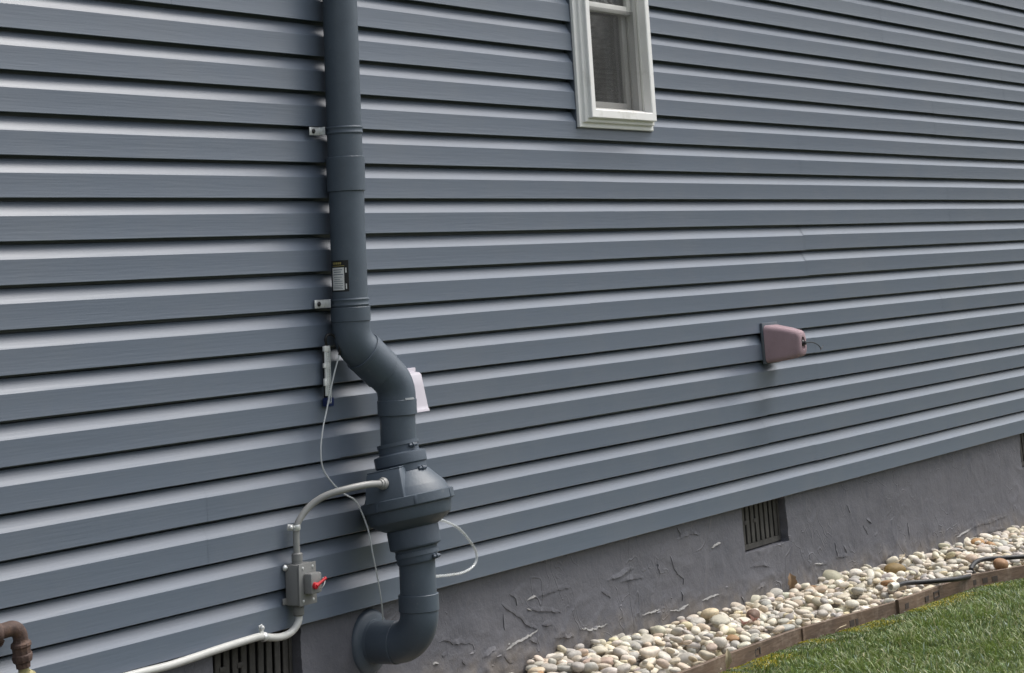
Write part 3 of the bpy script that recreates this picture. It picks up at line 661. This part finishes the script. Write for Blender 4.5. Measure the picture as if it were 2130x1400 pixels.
m = MB(); lo = [Vector((gx+.002, -.02, gz+gh/2-.004)), at(677, 707, -.025), at(680, 698, -.028), at(688, 695, -.030), at(696, 700, -.035), at(703, 712, -.045), at(707, 725, -.05), at(706, 738, -.045)]
m.tube(smoothpath(lo), .0042, 10); m.build('rubber_tube', M['black'], mg)
tb = [at(706, 736, -.045), at(704, 745, -.045), at(697, 770, -.04), at(688, 810, -.035), at(680, 850, -.03), at(671, 895, -.03), at(667, 940, -.03), at(672, 975, -.03), at(690, 1003, -.03), at(714, 1026, -.04), at(738, 1040, -.06), at(750, 1060, -.07), at(760, 1085, -.08), at(768, 1110, -.09), at(776, 1155, -.10), at(786, 1205, -.10), at(793, 1248, -.10), at(797, 1290, -.085)]
m = MB(); m.tube(smoothpath(tb), .0026, 10); tag(m.build('vinyl_tube', M['clearw']), 'thin clear tube trailing down the siding from the gauge to the foundation elbow', 'tube')
tl_ = [at(905, 1078, -.10), at(930, 1086, -.10), at(955, 1100, -.09), at(976, 1124, -.075), at(990, 1148, -.065), at(991, 1165, -.06), at(982, 1180, -.06), at(962, 1191, -.07), at(935, 1196, -.09), at(896, 1200, -.115)]
m = MB(); m.tube(smoothpath(tl_), .0046, 12); tag(m.build('bypass_tube', M['clear']), 'clear plastic tube looping out to the right from below the fan', 'tube')

# ------------------------------------------------------------------ faucet covers
b0 = at(1580, 675, 0)
fc = thing('faucet_cover', (b0.x+.075, 0, b0.z-.17), 'faded pink foam faucet cover with a cord, on the right part of the siding', 'faucet cover')
fx, fz = b0.x+.078, (at(1584, 677, -.01).z+at(1592, 757, -.01).z)/2
def loft(sections, mb, n=8, cap=True, mi=0):
    "rounded rectangles stacked along -y: (y, width, height, corner radius, dx, dz)"
    vs, fs = [], []; N = 4*n
    for (y, w, h, r, cx, cz_) in sections:
        for q, (sx_, sz_) in enumerate(((1, 1), (-1, 1), (-1, -1), (1, -1))):
            for k in range(n):
                t = math.pi/2*(q+k/(n-1)); vs.append((cx+sx_*(w/2-r)+r*math.cos(t), y, cz_+sz_*(h/2-r)+r*math.sin(t)))
    for i in range(len(sections)-1):
        for k in range(N): fs.append((i*N+k, i*N+(k+1) % N, (i+1)*N+(k+1) % N, (i+1)*N+k))
    if cap: fs.append(tuple(range(N))); fs.append(tuple((len(sections)-1)*N+k for k in range(N)))
    mb.add(vs, fs, mi)
HB = .158
m = MB(); loft([(-.012, .142, HB-.01, .022, fx, fz), (-.014, .149, HB, .023, fx, fz), (-.026, .145, HB-.002, .022, fx, fz), (-.10, .108, .132, .020, fx, fz-.002), (-.150, .084, .108, .020, fx, fz-.003), (-.160, .076, .100, .026, fx, fz-.003), (-.165, .062, .086, .024, fx, fz-.003), (-.165, .034, .056, .016, fx, fz-.003), (-.157, .030, .050, .014, fx, fz-.003)], m)
fcv = m.build('foam_shell', M['pinkfoam'], fc, ang=60)
m = MB(); m.box((fx+.001, -.006, fz+.004), (.156, .012, HB+.014), bev=.002); m.build('backing_gasket', mat('slate_gasket', (.085, .10, .12), rough=.7), fc)
m = MB(); m.lathe((fx, -.157, fz-.002), (0, -1, 0), [(0, .0), (0, .013), (.008, .013), (.012, .009), (.020, .008), (.022, .004), (.022, 0)], 16)
m.build('cord_lock', M['black'], fc)
cpts = [Vector((fx, -.178, fz-.001)), Vector((fx+.05, -.185, fz-.003)), Vector((fx+.105, -.185, fz-.016)), Vector((fx+.145, -.18, fz-.034))]
m = MB(); m.tube(smoothpath(cpts), .0021, 8); m.tube([(fx+.138, -.18, fz-.040), (fx+.153, -.18, fz-.033), (fx+.172, -.18, fz-.022)], .0014, 8); m.build('cord', M['black'], fc)
# white hood half hidden behind the pipe
hxr = at(862, 766, -.004).x; hz1_ = at(860, 766, -.004).z
vh = thing('vent_hood', (hxr-.07, 0, hz1_-.15), 'white plastic hood fixed to the siding half hidden behind the pipe bend', 'vent hood')
m = MB(); m.box((hxr-.075, -.004, hz1_-.063), (.150, .010, .130), bev=.002); m.build('back_plate', M['hood'], vh)
hb = at(866, 857, -.045).z; W_ = .128; cxh = hxr-.012-W_/2
zt2 = hz1_-.010
dt, db = (at(878, 772, 0).x, 0), 0
yt, yb = -.044, -.064
vs = []; fs = []
def hoodrow(z, y, wd, n=6, r=.010):
    row = [(cxh-wd/2, -.004, z)]
    for k in range(n): t = math.pi/2*k/(n-1); row.append((cxh-wd/2+r-r*math.cos(t), y+r-r*math.sin(t), z))
    for k in range(n): t = math.pi/2*k/(n-1); row.append((cxh+wd/2-r+r*math.sin(t), y+r-r*math.cos(t), z))
    row.append((cxh+wd/2, -.004, z)); return row
rows = [hoodrow(zt2, -.020, W_-.01), hoodrow(zt2-.003, yt+.006, W_-.004), hoodrow(zt2-.010, yt, W_)] + [hoodrow(zt2-.010+(hb+.012-zt2+.010)*t, yt+(yb-yt)*t, W_+.006*t) for t in (.33, .66, .93)] + [hoodrow(hb+.010, yb-.001, W_+.006), hoodrow(hb+.008, yb-.003, W_+.009), hoodrow(hb, yb-.004, W_+.010), hoodrow(hb+.002, yb-.001, W_+.004)]
w = len(rows[0])
for r_ in rows: vs += r_
for i in range(len(rows)-1):
    for q in range(w-1): fs.append((i*w+q, i*w+q+1, (i+1)*w+q+1, (i+1)*w+q))
fs.append(tuple(range(w)))
m = MB(); m.add(vs, fs); m.build('hood', M['hood'], vh, ang=40)

# ------------------------------------------------------------------ rusty gas pipe at the left
gp0 = at(42, 1350, -.06)
gp = thing('gas_pipe', (gp0.x, -.06, at(50, 1400, -.06).z-.1), 'rusty brown iron pipe elbow and union at the lower left corner', 'pipe')
e0, e1 = at(39, 1306, -.06), at(46, 1352, -.06)
R_ = .0165
m = MB(); m.tube(fillet(e0+Vector((-.090, .022, -.006)), e0+Vector((0, 0, .004)), e1, .030, 12), .0190, 28, caps=False)
m.lathe(e0+Vector((-.060, .0147, -.004)), Vector((-.090, .022, -.006)), [(-.006, .018), (-.006, .0245), (0, .027), (.010, .027), (.014, .0245), (.014, .017)], 28); m.build('elbow', M['rust'], gp)
m = MB(); m.tube([e0+Vector((-.045, .011, -.003)), e0+Vector((-.30, .074, -.02))], .0165, 24)
m.lathe(e0+Vector((-.052, .010, -.022)), (0, 0, -1), [(0, .010), (.010, .006), (.016, .0)], 8); m.build('pipe_section', M['rust'], gp)
ud = (at(50, 1400, -.06)-at(43, 1338, -.06)).normalized(); uc = at(43, 1336, -.06)
ul = (at(47, 1378, -.06)-at(43, 1336, -.06)).length
m = MB(); m.lathe(uc, ud, [(-.01, .018), (-.002, .021), (.002, .0265), (.008, .0275), (.012, .0245), (ul*.55, .0235), (ul*.60, .0265), (ul*.70, .0275), (ul*.92, .0250), (ul*.98, .0215), (ul*1.0, .0195), (ul*1.25, .0185), (ul*1.27, .014)], 10, )
m.build('union', M['rust'], gp, ang=25)
m = MB(); m.tube([uc+ud*ul*1.2, uc+ud*ul*1.9], .0140, 20); m.lathe(uc+ud*ul*1.60+Vector((.01, 0, 0)), (1, -.2, -.5), [(0, 0), (0, .012), (.02, .012), (.022, 0)], 8); m.build('brass_valve', M['brass'], gp)
m = MB(); m.tube([uc+ud*ul*1.8, uc+ud*ul*5.5], .0165, 20); m.build('riser', M['rust'], gp)

# ------------------------------------------------------------------ ground
def zb(x, y=0): return .078-.0315*(x-6.6)        # top of the edging
edge_px = [(1410, 1400), (1500, 1364), (1657, 1307), (1760, 1279), (1861, 1250), (2014, 1198), (2130, 1177)]
EP = [hit(u, v, zb) for u, v in edge_px]
def ey(x):
    if x <= EP[0].x: return EP[0].y
    for a, b in zip(EP[:-1], EP[1:]):
        if x <= b.x: return a.y+(b.y-a.y)*(x-a.x)/(b.x-a.x)
    return EP[-1].y + (x-EP[-1].x)*-.06
def ez(x): return zb(x)
def zl(x, y): return zb(x)-.048 + max(0, -(y-ey(x)))*-.02    # lawn
# ground sheet reaching the horizon
gx_ = sorted(set([-150, -60, -25, -10, -4, 0] + [1+.25*i for i in range(85)] + [25, 40, 80, 200])); rowsy = [-.03, -.1, -.25, -.5, -.9, -1.5, -2.5, -4, -7, -14, -40, -120]
vs, fs = [], []
for x in gx_:
    xc = min(max(x, 0), 24)
    for dy in rowsy: y = ey(xc)+dy; vs.append((x, y, zl(xc, y) if dy > -3 else zl(xc, ey(xc)-3)))
w = len(rowsy)
for i in range(len(gx_)-1):
    for q in range(w-1): fs.append((i*w+q, (i+1)*w+q, (i+1)*w+q+1, i*w+q+1))
m = MB(); m.add(vs, fs); gr = m.build('lawn_ground', M['lawn'], smooth=True, ang=180); gr['kind'] = 'structure'
# soil bed under the stones, also under and behind the house
vs, fs = [], []
for x in gx_:
    xc = min(max(x, 0), 24)
    for y in (ey(xc)-.028, ey(xc)+.02, -.2, .1, 3, 40, 120): vs.append((x, y, zb(xc)-(.075 if y < -.3 else .06)))
w = 7
for i in range(len(gx_)-1):
    for q in range(w-1): fs.append((i*w+q, (i+1)*w+q, (i+1)*w+q+1, i*w+q+1))
m = MB(); m.add(vs, fs); sb_ = m.build('soil_bed', M['soil'], smooth=True, ang=180); sb_['kind'] = 'structure'

# edging boards
XJ = EP[4].x
def board(x0, x1, label, dz, dyy, marks):
    c = (x0+x1)/2
    t = thing('edging_board', (c, ey(c), ez(c)-.12), label, 'edging board', 'brown boards edging the stone bed')
    n = max(2, int((x1-x0)/.05)); T = .016; vs, fs = [], []
    for i in range(n+1):
        x = x0+(x1-x0)*i/n; y = ey(x)+dyy+noise.noise(Vector((x*2, 0, 3)))*.003; z = ez(x)+dz+noise.noise(Vector((x*3, 9, 3)))*.003
        vs += [(x, y+T/2, z-.13), (x, y+T/2, z-.002), (x, y+T/2-.002, z), (x, y-T/2+.002, z), (x, y-T/2, z-.002), (x, y-T/2, z-.13)]
    for i in range(n):
        for q in range(5): fs.append((i*6+q, i*6+q+1, (i+1)*6+q+1, (i+1)*6+q))
    fs += [tuple(range(6)), tuple(n*6+q for q in range(6))]
    m = MB(); m.add(vs, fs); m.build('board', M['board'], t, ang=30)
    for kind, u, wpx in marks:
        # position along the board from its place in the photograph
        xx = min(EP, key=lambda p: 0).x
        lo, hi = x0, x1
        for _ in range(40):
            mid = (lo+hi)/2; P = Vector((mid, ey(mid)-T/2, ez(mid)-.03)); d = P-CP; uu = PW/2+FPX*d.dot(Rv)/d.dot(Fv)
            if uu < u: lo = mid
            else: hi = mid
        x = (lo+hi)/2; y = ey(x)+dyy-T/2-.001; z = ez(x)+dz; wm = wpx*.0045; sl = -(ey(x+.1)-ey(x-.1))/.2
        Mz = Matrix.Rotation(math.atan2(ey(x+.1)-ey(x-.1), .2), 4, 'Z')
        k = MB()
        if kind == 'rib': k.box((x, y-.002, z-.045), (wm, .005, .088), bev=.001, M=Mz); k.build('rib', M['board'], t)
        else:
            if kind == 'ring': 
                for dx_, dz_, a_, b2 in ((0, .011, 1, .18), (0, -.011, 1, .18), (-.42, 0, .16, 1), (.42, 0, .16, 1)): k.box((x+dx_*wm, y+.0004, z-.030+dz_), (wm*a_, .002, .022*b2+.003), M=Mz)
            elif kind == 'pair':
                k.box((x-wm*.3, y+.0004, z-.030), (wm*.14, .002, .024), M=Mz); k.box((x-wm*.12, y+.0006, z-.020), (wm*.34, .002, .005), M=Mz); k.box((x-wm*.12, y+.0006, z-.041), (wm*.34, .002, .005), M=Mz)
                k.box((x+wm*.30, y+.0004, z-.028), (wm*.12, .002, .024), M=Mz); k.box((x+wm*.12, y+.0006, z-.018), (wm*.3, .002, .005), M=Mz)
            else: k.box((x, y+.0004, z-.034), (wm, .002, .022), M=Mz)
            k.build('stamped_mark', M['boardmark'], t)
board(3.0, XJ, 'brown edging board nearest the camera, left of the joint', 0, 0, [('pair', 1576, 15), ('rib', 1670, 4), ('blot', 1772, 9), ('blot', 1782, 5)])
board(XJ-.01, 15.5, 'weathered brown edging board running on to the right edge', .006, -.014, [('blot', 1880, 9), ('blot', 1922, 10), ('ring', 1942, 16), ('blot', 2022, 8), ('blot', 2043, 9), ('blot', 2063, 10)])

# ------------------------------------------------------------------ river stones: settled one by one on a height map
GX0, GX1, CELL = 5.6, 15.0, .008
NX = int((GX1-GX0)/CELL); YF, YBK = -.95, .035; NY = int((YBK-YF)/CELL)
Hm = np.full((NX, NY), 9.0)
for i in range(NX):
    x = GX0+i*CELL; e = ey(x)+.006
    j0 = int((e-YF)/CELL)+1
    Hm[i, j0:] = 0.0
ico = {}
for sd_ in (2, 3):
    bm = bmesh.new(); bmesh.ops.create_icosphere(bm, subdivisions=sd_, radius=1); bm.verts.ensure_lookup_table(); bm.verts.index_update()
    ico[sd_] = (np.array([v.co[:] for v in bm.verts]), np.array([[v.index for v in f.verts] for f in bm.faces])); bm.free()
PAL = np.array([1.11, 1.11, 1.07])*np.array([(.50, .44, .36), (.56, .51, .43), (.46, .42, .37), (.40, .37, .34), (.60, .54, .44), (.36, .34, .32), (.50, .41, .32), (.44, .38, .30), (.30, .28, .265), (.64, .60, .53), (.48, .44, .41), (.42, .33, .27), (.54, .47, .33)])
PW_ = np.array([12, 12, 12, 9, 9, 7, 6, 5, 4, 8, 9, 3, 4.]); PW_ /= PW_.sum()
def stone_mesh(a, b, c, sub, yaw, tilt, roll, seed):
    V, F_ = ico[sub]; r = np.random.default_rng(seed); V = V.copy()
    for _ in range(4):
        d = r.normal(size=3); d /= np.linalg.norm(d); V *= (1+.19*r.normal()*np.tanh(2*(V@d)))[:, None]
    n_ = np.sign(V)*np.abs(V)**r.uniform(.78, 1.02); V = n_*np.array([a, b, c])
    cy_, sy_ = math.cos(yaw), math.sin(yaw); ct, st_ = math.cos(tilt), math.sin(tilt); cr, sr = math.cos(roll), math.sin(roll)
    Rm = np.array([[cy_, -sy_, 0], [sy_, cy_, 0], [0, 0, 1]]) @ np.array([[ct, 0, st_], [0, 1, 0], [-st_, 0, ct]]) @ np.array([[1, 0, 0], [0, cr, -sr], [0, sr, cr]])
    return V@Rm.T, F_
gv, gf, gc = [], [], []; nvt = 0
def place_stone(cands, a, b, c, sub, yaw, sink=.35):
    best = None; R = max(a, b); K = int(R/CELL)+1
    ii, jj = np.meshgrid(np.arange(-K, K+1), np.arange(-K, K+1), indexing='ij')
    dx = ii*CELL; dy = jj*CELL; u = (dx*math.cos(yaw)+dy*math.sin(yaw))/a; v = (-dx*math.sin(yaw)+dy*math.cos(yaw))/b
    q = 1-u*u-v*v; ok = q > 0; low = np.where(ok, -c*np.sqrt(np.maximum(q, 0)), 0); top = -low
    for (x, y) in cands:
        i = int((x-GX0)/CELL); j = int((y-YF)/CELL)
        if i-K < 0 or i+K >= NX or j-K < 0: continue
        jh = min(j+K+1, NY); sub_ = Hm[i-K:i+K+1, j-K:jh]; lo = low[:, :jh-(j-K)]; okk = ok[:, :jh-(j-K)]
        vals = (sub_-lo)[okk]
        if vals.max() > 5: 
            if (vals > 5).mean() > .10: continue
            vals = vals[vals < 5]
        z = np.percentile(vals, 88) 
        if best is None or z < best[0]: best = (z, x, y, i, j)
    if best is None: return None
    z, x, y, i, j = best; z -= c*.06
    jh = min(j+K+1, NY); sl = Hm[i-K:i+K+1, j-K:jh]; okk = ok[:, :jh-(j-K)]; tp_ = top[:, :jh-(j-K)]
    upd = okk & (sl < 5); sl[upd] = np.maximum(sl[upd], (z+tp_)[upd])
    return z, x, y
def stone_col():
    c = PAL[rng.choice(len(PAL), p=PW_)]*rng.uniform(.84, 1.12)*rng.uniform(.97, 1.03, 3)
    if rng.random() < .010: c = np.array((.34, .20, .10))*rng.uniform(.8, 1.1)
    return c
# loose stones worth pointing at are things of their own: reserve their places first after a base layer
def fill(n, rmin, rmax, sub, tries, zlim):
    global nvt
    for _ in range(n):
        a = rng.uniform(rmin, rmax)*(1 if rng.random() > .12 else 1.35); b = a*rng.uniform(.55, .92); c = a*rng.uniform(.36, .60); yaw = rng.uniform(0, math.pi)
        cands = [(rng.uniform(GX0+.05, GX1-.05), rng.uniform(-.85, .02)) for _ in range(tries)]
        p = place_stone(cands, a, b, c, sub, yaw)
        if p is None: continue
        z, x, y = p
        if min(y-ey(x), y-ey(x+.03), y-ey(x-.03)) < max(a, b)*.92+.004 or x < 7.15 and y-ey(x) < a*1.15+.01: continue
        frac = (y-ey(x))/(.03-ey(x)); lim = zlim - .03*max(0, min(1, (6.75-x)/.5)) + .052*max(.2, min(1, (x-5.9)/.9))*max(0, min(1, frac))**1.5
        if z + c > lim + .012: continue
        V, F_ = stone_mesh(a, b, c, sub, yaw, rng.normal(0, .20), rng.normal(0, .20), int(rng.integers(1e9)))
        V = V + np.array([x, y, z+zb(x)-.062])
        gv.append(V); gf.append(F_+nvt); nvt += len(V); gc.append(np.repeat(stone_col()[None], len(V), 0))
fill(4300, .020, .034, 2, 3, .040)
fill(18500, .015, .031, 3, 9, .066)
fill(2500, .012, .020, 2, 6, .070)
def np_mesh(name, V, F_, cols, mt):
    me = bpy.data.meshes.new(name); me.vertices.add(len(V)); me.vertices.foreach_set('co', V.astype(np.float32).ravel())
    k = F_.shape[1]; me.loops.add(F_.size); me.loops.foreach_set('vertex_index', F_.astype(np.int32).ravel())
    me.polygons.add(len(F_)); me.polygons.foreach_set('loop_start', np.arange(0, F_.size, k, dtype=np.int32)); me.polygons.foreach_set('loop_total', np.full(len(F_), k, np.int32))
    me.update(calc_edges=True); me.validate(); me.materials.append(mt); me.shade_smooth()
    o = bpy.data.objects.new(name, me); COL.objects.link(o); settint(o, cols); return o
o = np_mesh('river_gravel', np.concatenate(gv), np.concatenate(gf), np.concatenate(gc), M['stone']); tag(o, 'rounded cream, tan and grey river stones filling the bed along the foundation', 'gravel', kind='stuff')
def topz(x, y):
    i = int((x-GX0)/CELL); j = int((y-YF)/CELL); s_ = Hm[max(i-2, 0):i+3, max(j-2, 0):j+3]; s_ = s_[s_ < 5]
    return (s_.max() if s_.size else .06)+zb(x)-.062
def lone(u, v, a, b, c, yaw, col, label, name='river_stone', tilt=0, up=None):
    P = hit(u, v, lambda x, y: zb(x)+.02*(1+(y-ey(x))/(.03-ey(x))))
    V, F_ = stone_mesh(a, b, c, 3, yaw, tilt, .1, int(u)); zt_ = topz(P.x, P.y)
    V = V+np.array([P.x, P.y, P.z if up is None else P.z+up])
    off = np.array([P.x, P.y, P.z]); o = np_mesh(name, V-off, F_, np.repeat(np.array(col)[None], len(V), 0), M['stone']); o.location = P
    tag(o, label, 'stone', 'odd coloured stones lying on the gravel')
lone(1730, 1206, .075, .055, .045, .3, (.36, .34, .25), 'largest greenish tan stone leaning at the foot of the foundation', tilt=.4)
lone(1858, 1187, .050, .032, .030, -.6, (.20, .135, .05), 'brown ochre oval stone near the foundation, up from the hose end', tilt=.2)
lone(2036, 1131, .044, .030, .026, -.4, (.40, .23, .10), 'orange stone close to the foundation above the hose')
lone(2081, 1174, .040, .036, .026, .2, (.30, .17, .09), 'orange brown stone beside the edging under the hose')
lone(1561, 1281, .036, .024, .020, .2, (.15, .095, .070), 'dark reddish brown stone amid pale ones near the brown leaf scraps')
lone(1517, 1256, .038, .034, .036, .1, (.52, .44, .30), 'square cream stone standing against the foundation base', up=.028)

# ------------------------------------------------------------------ hose, leaves, twigs
hb_ = lambda x, y: zb(x)+.032
hp = [(1851, 1222, .022), (1862, 1219, .024), (1885, 1213, .022), (1915, 1211, .020), (1950, 1208, .020), (1985, 1205, .016), (2006, 1201, .006), (2022, 1198, -.02), (2030, 1196, -.045), (2026, 1192, -.02), (2020, 1186, .006), (2022, 1178, .018), (2032, 1168, .028), (2050, 1163, .03), (2080, 1161, .03), (2110, 1159, .03), (2135, 1157, .028), (2180, 1152, .028), (2240, 1148, .028)]
P = [hit(u, v, (lambda d: (lambda x, y: zb(x)+d+.008))(d)) for u, v, d in hp]
hs2 = thing('garden_hose', tuple(P[0]), 'black garden hose with a pale end fitting lying on the stones by the edging', 'hose')
m = MB(); m.tube(smoothpath(P[1:]), .0105, 16); m.build('hose_tube', M['black'], hs2)
d = (P[0]-P[1]).normalized(); m = MB(); m.lathe(P[1]+d*.004, d, [(-.02, .010), (-.02, .013), (0, .014), (.002, .0175), (.022, .0180), (.030, .0175), (.030, .0125), (.010, .0115), (.010, 0)], 24); m.build('end_fitting', mat('pale_fitting', (.62, .60, .52), rough=.4, metal=.2), hs2)
def leaf(P, L_, W_, nrm, dirv, label, col=M['leaf'], name='dry_leaf', group='dry leaves on the stone bed'):
    dirv = Vector(dirv).normalized(); nrm = Vector(nrm); sd = dirv.cross(nrm).normalized(); nrm = sd.cross(dirv).normalized(); n = 9; vs, fs = [], []
    for i in range(n):
        t = i/(n-1); w = W_*math.sin(math.pi*min(1, t*1.02))**.8*(1+.25*math.sin(t*19))+.0006; c = Vector(P)+dirv*L_*t+nrm*(L_*.22*math.sin(t*2.6))
        for s_ in (-1, 0, 1): vs.append(c+sd*w*s_+nrm*(w*.5*abs(s_)))
        for s_ in (-1, 0, 1): vs.append(c+sd*w*s_+nrm*(w*.5*abs(s_)-.0008))
    for i in range(n-1):
        b = i*6
        for q in range(2): fs += [(b+q, b+q+1, b+q+7, b+q+6), (b+3+q, b+9+q, b+10+q, b+4+q)]
        fs += [(b, b+6, b+9, b+3), (b+2, b+5, b+11, b+8)]
    m = MB(); m.add([v-Vector(P) for v in vs], fs); o = m.build(name, col); o.location = P; tag(o, label, 'leaf', group)
LP = hit(1645, 1224, lambda x, y: zb(x)+.055)
LP.z -= .008; leaf(LP, .070, .021, (-.6, -.8, .2), (.1, .1, 1), 'brown dry leaf standing upright against the foundation')
for u, v, L_, lab in ((1566, 1293, .034, 'reddish brown leaf scrap crumpled among the stones'), (1546, 1300, .026, 'smaller dark leaf scrap below the reddish one')):
    Q = hit(u, v, lambda x, y: zb(x)+.038); leaf(Q, L_, .018, (0, -.3, 1), (1, .3, .1), lab, mat('red_leaf', (.13, .05, .03), rough=.8, var=.4, vscale=60))
Q = hit(1512, 1392, lambda x, y: zl(x, y)+.01); leaf(Q, .07, .012, (-.5, -.6, .6), (.05, -.02, 1), 'pale straw coloured leaf beside the edging in the grass', M['straw'])
def twig(pts, label, r=.0018):
    P = [hit(u, v, (lambda d: (lambda x, y: zb(x)+d))(d)) for u, v, d in pts]
    m = MB(); m.tube(smoothpath([p-P[0] for p in P]), r, 6); o = m.build('twig', M['straw']); o.location = P[0]; tag(o, label, 'twig', 'dry twigs along the bed')
twig([(1738, 1312, -.04), (1746, 1306, -.03), (1753, 1303, -.03), (1760, 1300, -.028)], 'pale forked twig in the grass against the edging')
twig([(1866, 1170, .05), (1875, 1162, .06), (1882, 1153, .075)], 'pale twig leaning on the foundation above the stones', .0025)
twig([(1468, 1262, .05), (1490, 1268, .05), (1515, 1276, .045)], 'thin dry stem lying on the stones by the square stone', .0014)

# ------------------------------------------------------------------ grass
def grass(n, xr, dr, hgt, wid, moss=False):
    x = rng.uniform(*xr, n); e = np.array([ey(v) for v in x]); d = rng.uniform(*dr, n) if not moss else np.abs(rng.normal(0, .055, n)); y = e-.012-d
    keep = np.ones(n, bool)
    if moss:
        nz = np.array([noise.noise(Vector((v*3.1, 0, 2))) for v in x]); keep = nz > -.05
    x, y, d = x[keep], y[keep], d[keep]; n = len(x)
    clump = np.array([noise.noise(Vector((a*4.5, b*4.5, 0))) for a, b in zip(x, y)]); clump2 = np.array([noise.noise(Vector((a*13, b*13, 7))) for a, b in zip(x, y)])
    z = np.array([zl(a, b) for a, b in zip(x, y)])
    near = np.clip(d/.45+.12, .12, 1)
    h = hgt*rng.uniform(.55, 1.25, n)*(1+.35*clump+.25*clump2)*near; yaw = rng.uniform(0, 2*np.pi, n); lean = np.abs(rng.normal(.45, .35, n))+.1
    la = rng.uniform(0, 2*np.pi, n)*.6+clump*6; w = wid*rng.uniform(.6, 1.3, n)
    ld = np.stack([np.cos(la), np.sin(la), np.zeros(n)], 1); sd = np.stack([np.cos(yaw), np.sin(yaw), np.zeros(n)], 1)
    P0 = np.stack([x, y, z-.004], 1); up = np.array([0, 0, 1.0])
    P1 = P0+up*(h*.5)[:, None]+ld*(h*lean*.22)[:, None]; P2 = P0+up*(h*.86)[:, None]*np.cos(lean*.5)[:, None]+ld*(h*lean*.75)[:, None]; P3 = P0+up*(h*1.0)[:, None]*np.cos(lean*.8)[:, None]+ld*(h*lean*1.25)[:, None]
    W = (sd*w[:, None])
    V = np.stack([P0-W*.5, P0+W*.5, P1-W*.5, P1+W*.5, P2-W*.36, P2+W*.36, P3], 1).reshape(-1, 3)
    b = (np.arange(n)*7)[:, None]
    T = np.concatenate([b+np.array([[0, 1, 3]]), b+np.array([[0, 3, 2]]), b+np.array([[2, 3, 5]]), b+np.array([[2, 5, 4]]), b+np.array([[4, 5, 6]])], 0)
    base = np.array([[.130, .178, .040]])*(1+.25*clump+.2*rng.normal(0, 1, n))[:, None].clip(.45, 1.7)
    pale = rng.random(n) < .13; base[pale] = np.array([.32, .34, .18])*rng.uniform(.7, 1.3, (pale.sum(), 1))
    blu = rng.random(n) < .25; base[blu] *= np.array([.85, 1.0, 1.5])
    dry = rng.random(n) < .02; base[dry] = np.array([.36, .33, .18])
    if moss: base = np.array([[.36, .31, .03]])*rng.uniform(.6, 1.3, (n, 1))
    cols = np.repeat(base, 7, 0); cols *= np.tile(np.array([1, 1, 1, 1, 1.1, 1.1, 1.15]), n)[:, None]
    return V, T, cols
parts = [grass(90000, (6.3, 12.8), (0, 1.3), .050, .0042), grass(30000, (6.0, 14), (1.0, 3.4), .05, .006), grass(14000, (2, 6.6), (0, 2.5), .05, .006), grass(60000, (6.2, 12.6), (0, .1), .030, .006, True)]
off = 0; Vs, Ts, Cs = [], [], []
for V, T, c in parts: Vs.append(V); Ts.append(T+off); Cs.append(c); off += len(V)
o = np_mesh('grass', np.concatenate(Vs), np.concatenate(Ts), np.concatenate(Cs), M['grass']); tag(o, 'green lawn grass with mossy yellow edge along the edging boards', 'grass', kind='stuff')

# ------------------------------------------------------------------ bare tree reflected in the window
tr = thing('bare_tree', (16, -4.8, -.4), 'leafless tree whose branches are mirrored in the window', 'tree')
tb_, br_ = MB(), MB()
def branch(p, d, L_, r, depth, mb):
    pts = [p]; q = p.copy(); dd = d.copy(); n = 5
    for i in range(n): dd = (dd+Vector((random.gauss(0, .12), random.gauss(0, .12), random.gauss(.03, .08)))).normalized(); q = q+dd*L_/n; pts.append(q.copy())
    mb.tube(pts, [r*(1-.55*i/n) for i in range(n+1)], 6 if depth < 3 else 4, caps=False)
    if depth >= 5: return
    for _ in range(4 if depth < 4 else 3):
        i = random.randint(2, n); nd = (dd+Vector((random.gauss(0, .6), random.gauss(0, .6), random.gauss(.25, .35)))).normalized()
        branch(pts[i], nd, L_*random.uniform(.55, .8), r*.5, depth+1, br_)
branch(Vector((16, -4.8, -.5)), Vector((0, 0, 1)), 2.4, .20, 0, tb_)
tb_.build('trunk', M['bark'], tr); br_.build('crown', M['bark'], tr)
